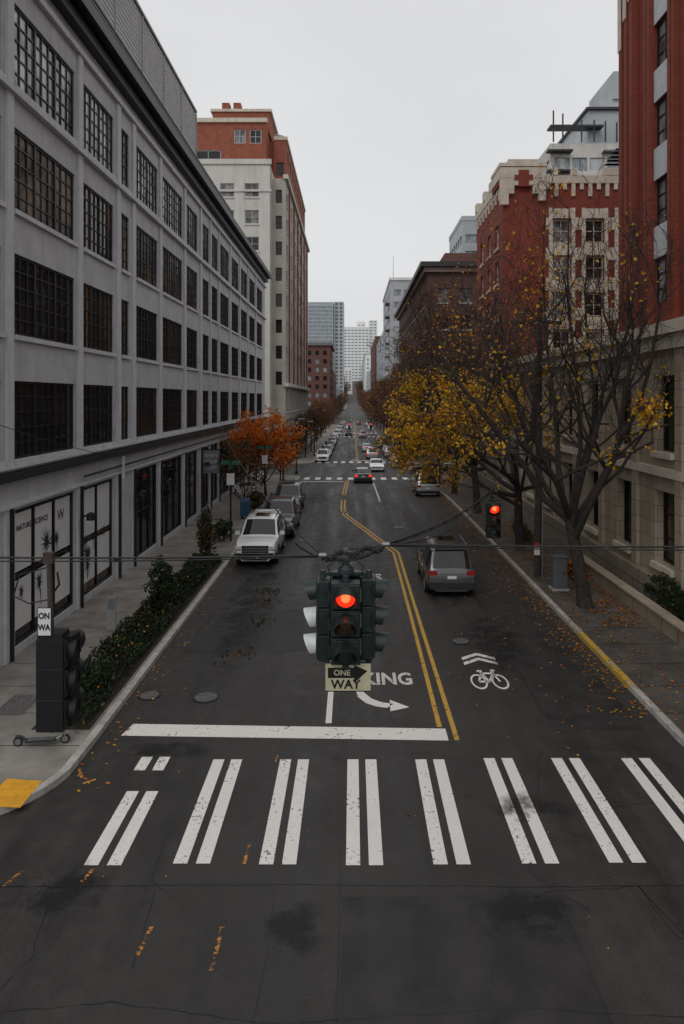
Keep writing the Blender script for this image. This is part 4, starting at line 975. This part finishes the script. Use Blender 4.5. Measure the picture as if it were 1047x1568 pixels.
# wires
Wm=MB()
def wire(p,q,sag,r=.011,n=18,m='wire'):
    p=V(p);q=V(q); pts=[]
    for i in range(n+1):
        t=i/n; v=p.lerp(q,t); v.z-=sag*4*t*(1-t); pts.append(v)
    Wm.path(pts,r,5,m); return pts
def bundle(p,q,sag,r=.012):
    wire(p,q,sag,r); pts=wire(V(p)+V((0,.01,-.02)),V(q)+V((0,.01,-.02)),sag*1.15,.008)
    for v in pts[1:-1:2]: Wm.lathe(v+V((0,0,.01)),V(q)-V(p),[(-.025,.012),(-.02,.022),(.02,.022),(.025,.012)],7,'wire')
hub=V((-.33,7.5,5.78)); hub2=V((.36,7.5,5.9))
bundle((-14,7.6,6.25),hub,.2); bundle(hub2,(14,7.6,6.25),.16); bundle(hub,hub2,.08,.018); wire(hub,hub2,.1,.015); wire(hub,hub2,.03,.01)
wire((sx,7.5,5.85),hub2,.01); bundle(hub2,(3.05,15,5.5),.12,.014); wire(hub2,(3.05,15,5.5),.3,.01); wire((3.05,15,5.5),(7.6,28,9.2),.1); wire(hub,(-1.1,9.5,6.0),.04,.01); wire((-1.1,9.5,6.0),(-7,34,7.6),.5,.008)
wire((-9.4,12,8.3),(-9.3,27,5.2),.25,.012); wire((-9.3,27,5.2),(-9.3,74,5.2),.1,.012)
for p in (hub,hub2): Wm.lathe(p,(1,0,0),[(-.05,0),(-.04,.025),(.04,.025),(.05,0)],8,'galvanized')
Wm.path([hub+V((.1,0,0)),hub+V((.2,-.02,-.08)),hub+V((.35,0,-.05)),hub+V((.45,0,.03))],.01,5,'wire')
Wm.path([hub+V((-.1,0,0)),hub+V((-.25,.02,.08)),hub+V((-.3,0,.13))],.012,5,'wire')
for i in range(16):
    a=hub.lerp(hub2,i/16); Wm.lathe(a+V((0,0,-.03-.03*math.sin(i))),(1,0,.2*math.sin(i*2)),[(-.02,.012),(-.012,.03),(.012,.03),(.02,.012)],7,'wire')
Wm.build('overhead_cables')
G=Grp('utility_pole',(7.62,28.2,.13)); G['pole'].tube((0,0,0),(.1,0,11.5),.15,.1,12,'wood_pole',True); G['crossarm'].box(-1,1,-.06,.06,10.4,10.55,'wood_pole')
G['sign'].box(-.19,.05,-.18,-.17,.95,1.25,'sign_white'); G['sign'].box(-.19,.05,-.181,-.175,1.27,1.45,'sign_red'); G['conduit'].tube((.17,-.05,0),(.2,-.05,6),.03,.03,6,'galvanized'); G.done(crossarm=dict(bevel=.01))
G=Grp('utility_cabinet',(7.95,26.4,.13)); G['cabinet'].box(-.27,.27,-.22,.22,.08,1.25,'box_grey'); G['cap'].box(-.3,.3,-.25,.25,1.25,1.31,'box_grey'); G['plinth'].box(-.32,.32,-.27,.27,0,.08,'kerb_stone'); G['door'].box(-.22,.22,-.232,-.221,.16,1.15,'box_grey'); G['handle'].box(.12,.15,-.25,-.233,.6,.75,'black_metal'); G.done(cabinet=dict(bevel=.02),cap=dict(bevel=.02))
G=Grp('bus_stop_sign',(-6.95,19.7,.13)); G['post'].tube((0,0,0),(0,0,1.75),.03,.03,8,'galvanized'); G['panel'].box(-.13,.13,-.03,.03,.72,1.66,'sign_grey'); G['panel'].box(-.1,.1,-.034,-.031,1.3,1.6,'box_grey'); G.done(panel=dict(bevel=.01))
for (x,y,h) in ((-6.3,35.3,4.2),(-6.3,49,4)):
    G=Grp('street_sign',(x,y,.13)); G['post'].tube((0,0,0),(0,0,h),.05,.04,8,'black_metal'); G['blades'].box(-.5,.5,-.02,.02,h-.25,h-.05,'sign_green'); G['blades'].box(-.02,.02,-.45,.45,h-.5,h-.3,'sign_green'); G['plate'].box(-.2,.2,-.06,-.05,h-1.3,h-.7,'sign_white'); G['brackets'].tube((0,0,h),(0,0,h+.08),.06,.03,8,'black_metal'); G.done()
G=Grp('parking_meter',(-7.4,34.2,.13)); G['post'].tube((0,0,0),(0,0,1.1),.06,.06,8,'charcoal_metal'); G['body'].box(-.17,.17,-.13,.13,.9,1.75,'box_grey'); G['screen'].box(-.1,.1,-.136,-.131,1.35,1.55,'blue_box'); G['cap'].box(-.19,.19,-.15,.15,1.75,1.8,'blue_box'); G.done(body=dict(bevel=.03))
G=Grp('mailbox',(-6.6,42.0,.13)); 
for x in (-.2,.2):
    for y in (-.2,.2): G['legs'].box(x-.03,x+.03,y-.03,y+.03,0,.15,'blue_box')
G['body'].box(-.28,.28,-.28,.28,.15,1.0,'blue_box'); G['dome'].lathe((-.28,0,1.0),(1,0,0),[(0,0),(0,.28),(.56,.28),(.56,0)],16,'blue_box',-math.pi/2,math.pi/2,(0,0,1)); G.done()
for (x,y,z,h) in ((-6.3,62,-.4,5.5),(-6.3,112,-2,7),(7.8,98,-1.7,7),(7.7,71,-.9,6),(-6.3,76.5,-1.1,5.5)):
    G=Grp('street_lamp',(x,y,z+.13)); s=1 if x<0 else -1
    G['post'].tube((0,0,0),(0,0,h),.09,.05,10,'black_metal'); G['base'].lathe((0,0,0),(0,0,1),[(0,.2),(.3,.18),(.5,.1)],12,'black_metal'); G['arm'].path([(0,0,h),(s*.6,0,h+.35),(s*1.4,0,h+.4)],.035,6,'black_metal'); G['lamp'].box(min(s*1.3,s*1.9),max(s*1.3,s*1.9),-.12,.12,h+.33,h+.43,'galvanized'); G.done(lamp=dict(bevel=.03))
for x,y in ((-.5,99),(2.6,99)):
    G=Grp('hanging_traffic_signal',(x,y,gz(y)+5.2)); head(G,(0,0,0),YM,w=.17,sh=.32,hm='signal_black',vm='signal_black'); G['bracket'].tube((0,0,.45),(0,0,1.),.03,.03,6,'signal_black'); G.done()
Wm=MB(); wire((-7,99,gz(99)+7.2),(8.5,99,gz(99)+7.2),.9,.02)
wire((-7,70,6.0),(8.5,70,6.4),.5,.015); Wm.build('overhead_cables')
G=Grp('electric_scooter',(-6.62,14.55,.135),math.radians(8)); b=G['deck']
b.box(-.32,.3,-.075,.075,.085,.125,'car_plastic'); b.box(-.28,.26,-.06,.06,.1255,.13,'rim')
for x in (-.47,.48): 
    G['wheels'].lathe((x,-.025,.10),(0,1,0),[(0,.0),(0,.07),(.0,.09),(.01,.1),(.04,.1),(.05,.09),(.05,.07),(.05,0)],18,'tire'); G['wheels'].lathe((x,-.03,.10),(0,-1,0),[(0,.065),(.004,0)],12,'rim')
b.path([(.3,0,.105),(.4,0,.16),(.44,0,.24)],.035,8,'rim'); b.path([(-.3,0,.11),(-.42,0,.2),(-.52,0,.21)],.03,6,'car_plastic')
G['stem'].tube((.47,0,.18),(.36,0,1.12),.028,.022,10,'rim'); G['stem'].tube((.48,0,.1),(.465,0,.25),.03,.03,8,'rim'); G['handlebar'].tube((.36,-.25,1.13),(.36,.25,1.13),.016,.016,8,'car_plastic',True); G['handlebar'].box(.32,.4,-.05,.05,1.1,1.17,'car_plastic')
G['stem'].path([(.2,0,.1),(.1,.12,.0)],.01,5,'rim'); G.done(deck=dict(bevel=.01),wheels=dict(smooth=True))
# ================================================================ WORLD, LIGHT, CAMERA
w=D.worlds.new('World'); SC.world=w; w.use_nodes=True; nt=w.node_tree; bg=nt.nodes['Background']
sk=nt.nodes.new('ShaderNodeTexSky'); sk.sky_type='NISHITA'; sk.sun_disc=False; sk.sun_elevation=math.radians(48); sk.sun_rotation=math.radians(200); sk.dust_density=4; sk.air_density=1.2
tc=nt.nodes.new('ShaderNodeTexCoord'); n=ntex(nt,tc.outputs['Generated'],1.6,5,.5,(1,1,2.2))
cloud=mixc(nt,ramp(nt,n,.3,.7),(6.9,6.92,7.05),(7.8,7.82,7.9))
c=mixc(nt,.95,sk.outputs[0],cloud); nt.links.new(c,bg.inputs[0]); bg.inputs[1].default_value=.1
s=D.lights.new('sun','SUN'); s.energy=.6; s.angle=math.radians(25); s.color=(1,.96,.91); o=D.objects.new('sun',s); COL.objects.link(o)
el,az=math.radians(48),math.radians(200)
dirv=V((math.sin(az)*math.cos(el),math.cos(az)*math.cos(el),math.sin(el))); o.rotation_euler=dirv.to_track_quat('Z','Y').to_euler()
cam=D.cameras.new('camera'); cam.sensor_fit='HORIZONTAL'; cam.sensor_width=24; cam.lens=24; cam.shift_y=-(784-610)/1047; cam.shift_x=-(540-523.5)/1047
cam.clip_start=.1; cam.clip_end=6000
co=D.objects.new('camera',cam); COL.objects.link(co); co.location=(0,0,7.5); co.rotation_euler=(math.pi/2,0,0); SC.camera=co
SC.view_settings.view_transform='Standard'; SC.view_settings.look='None'; SC.view_settings.exposure=0
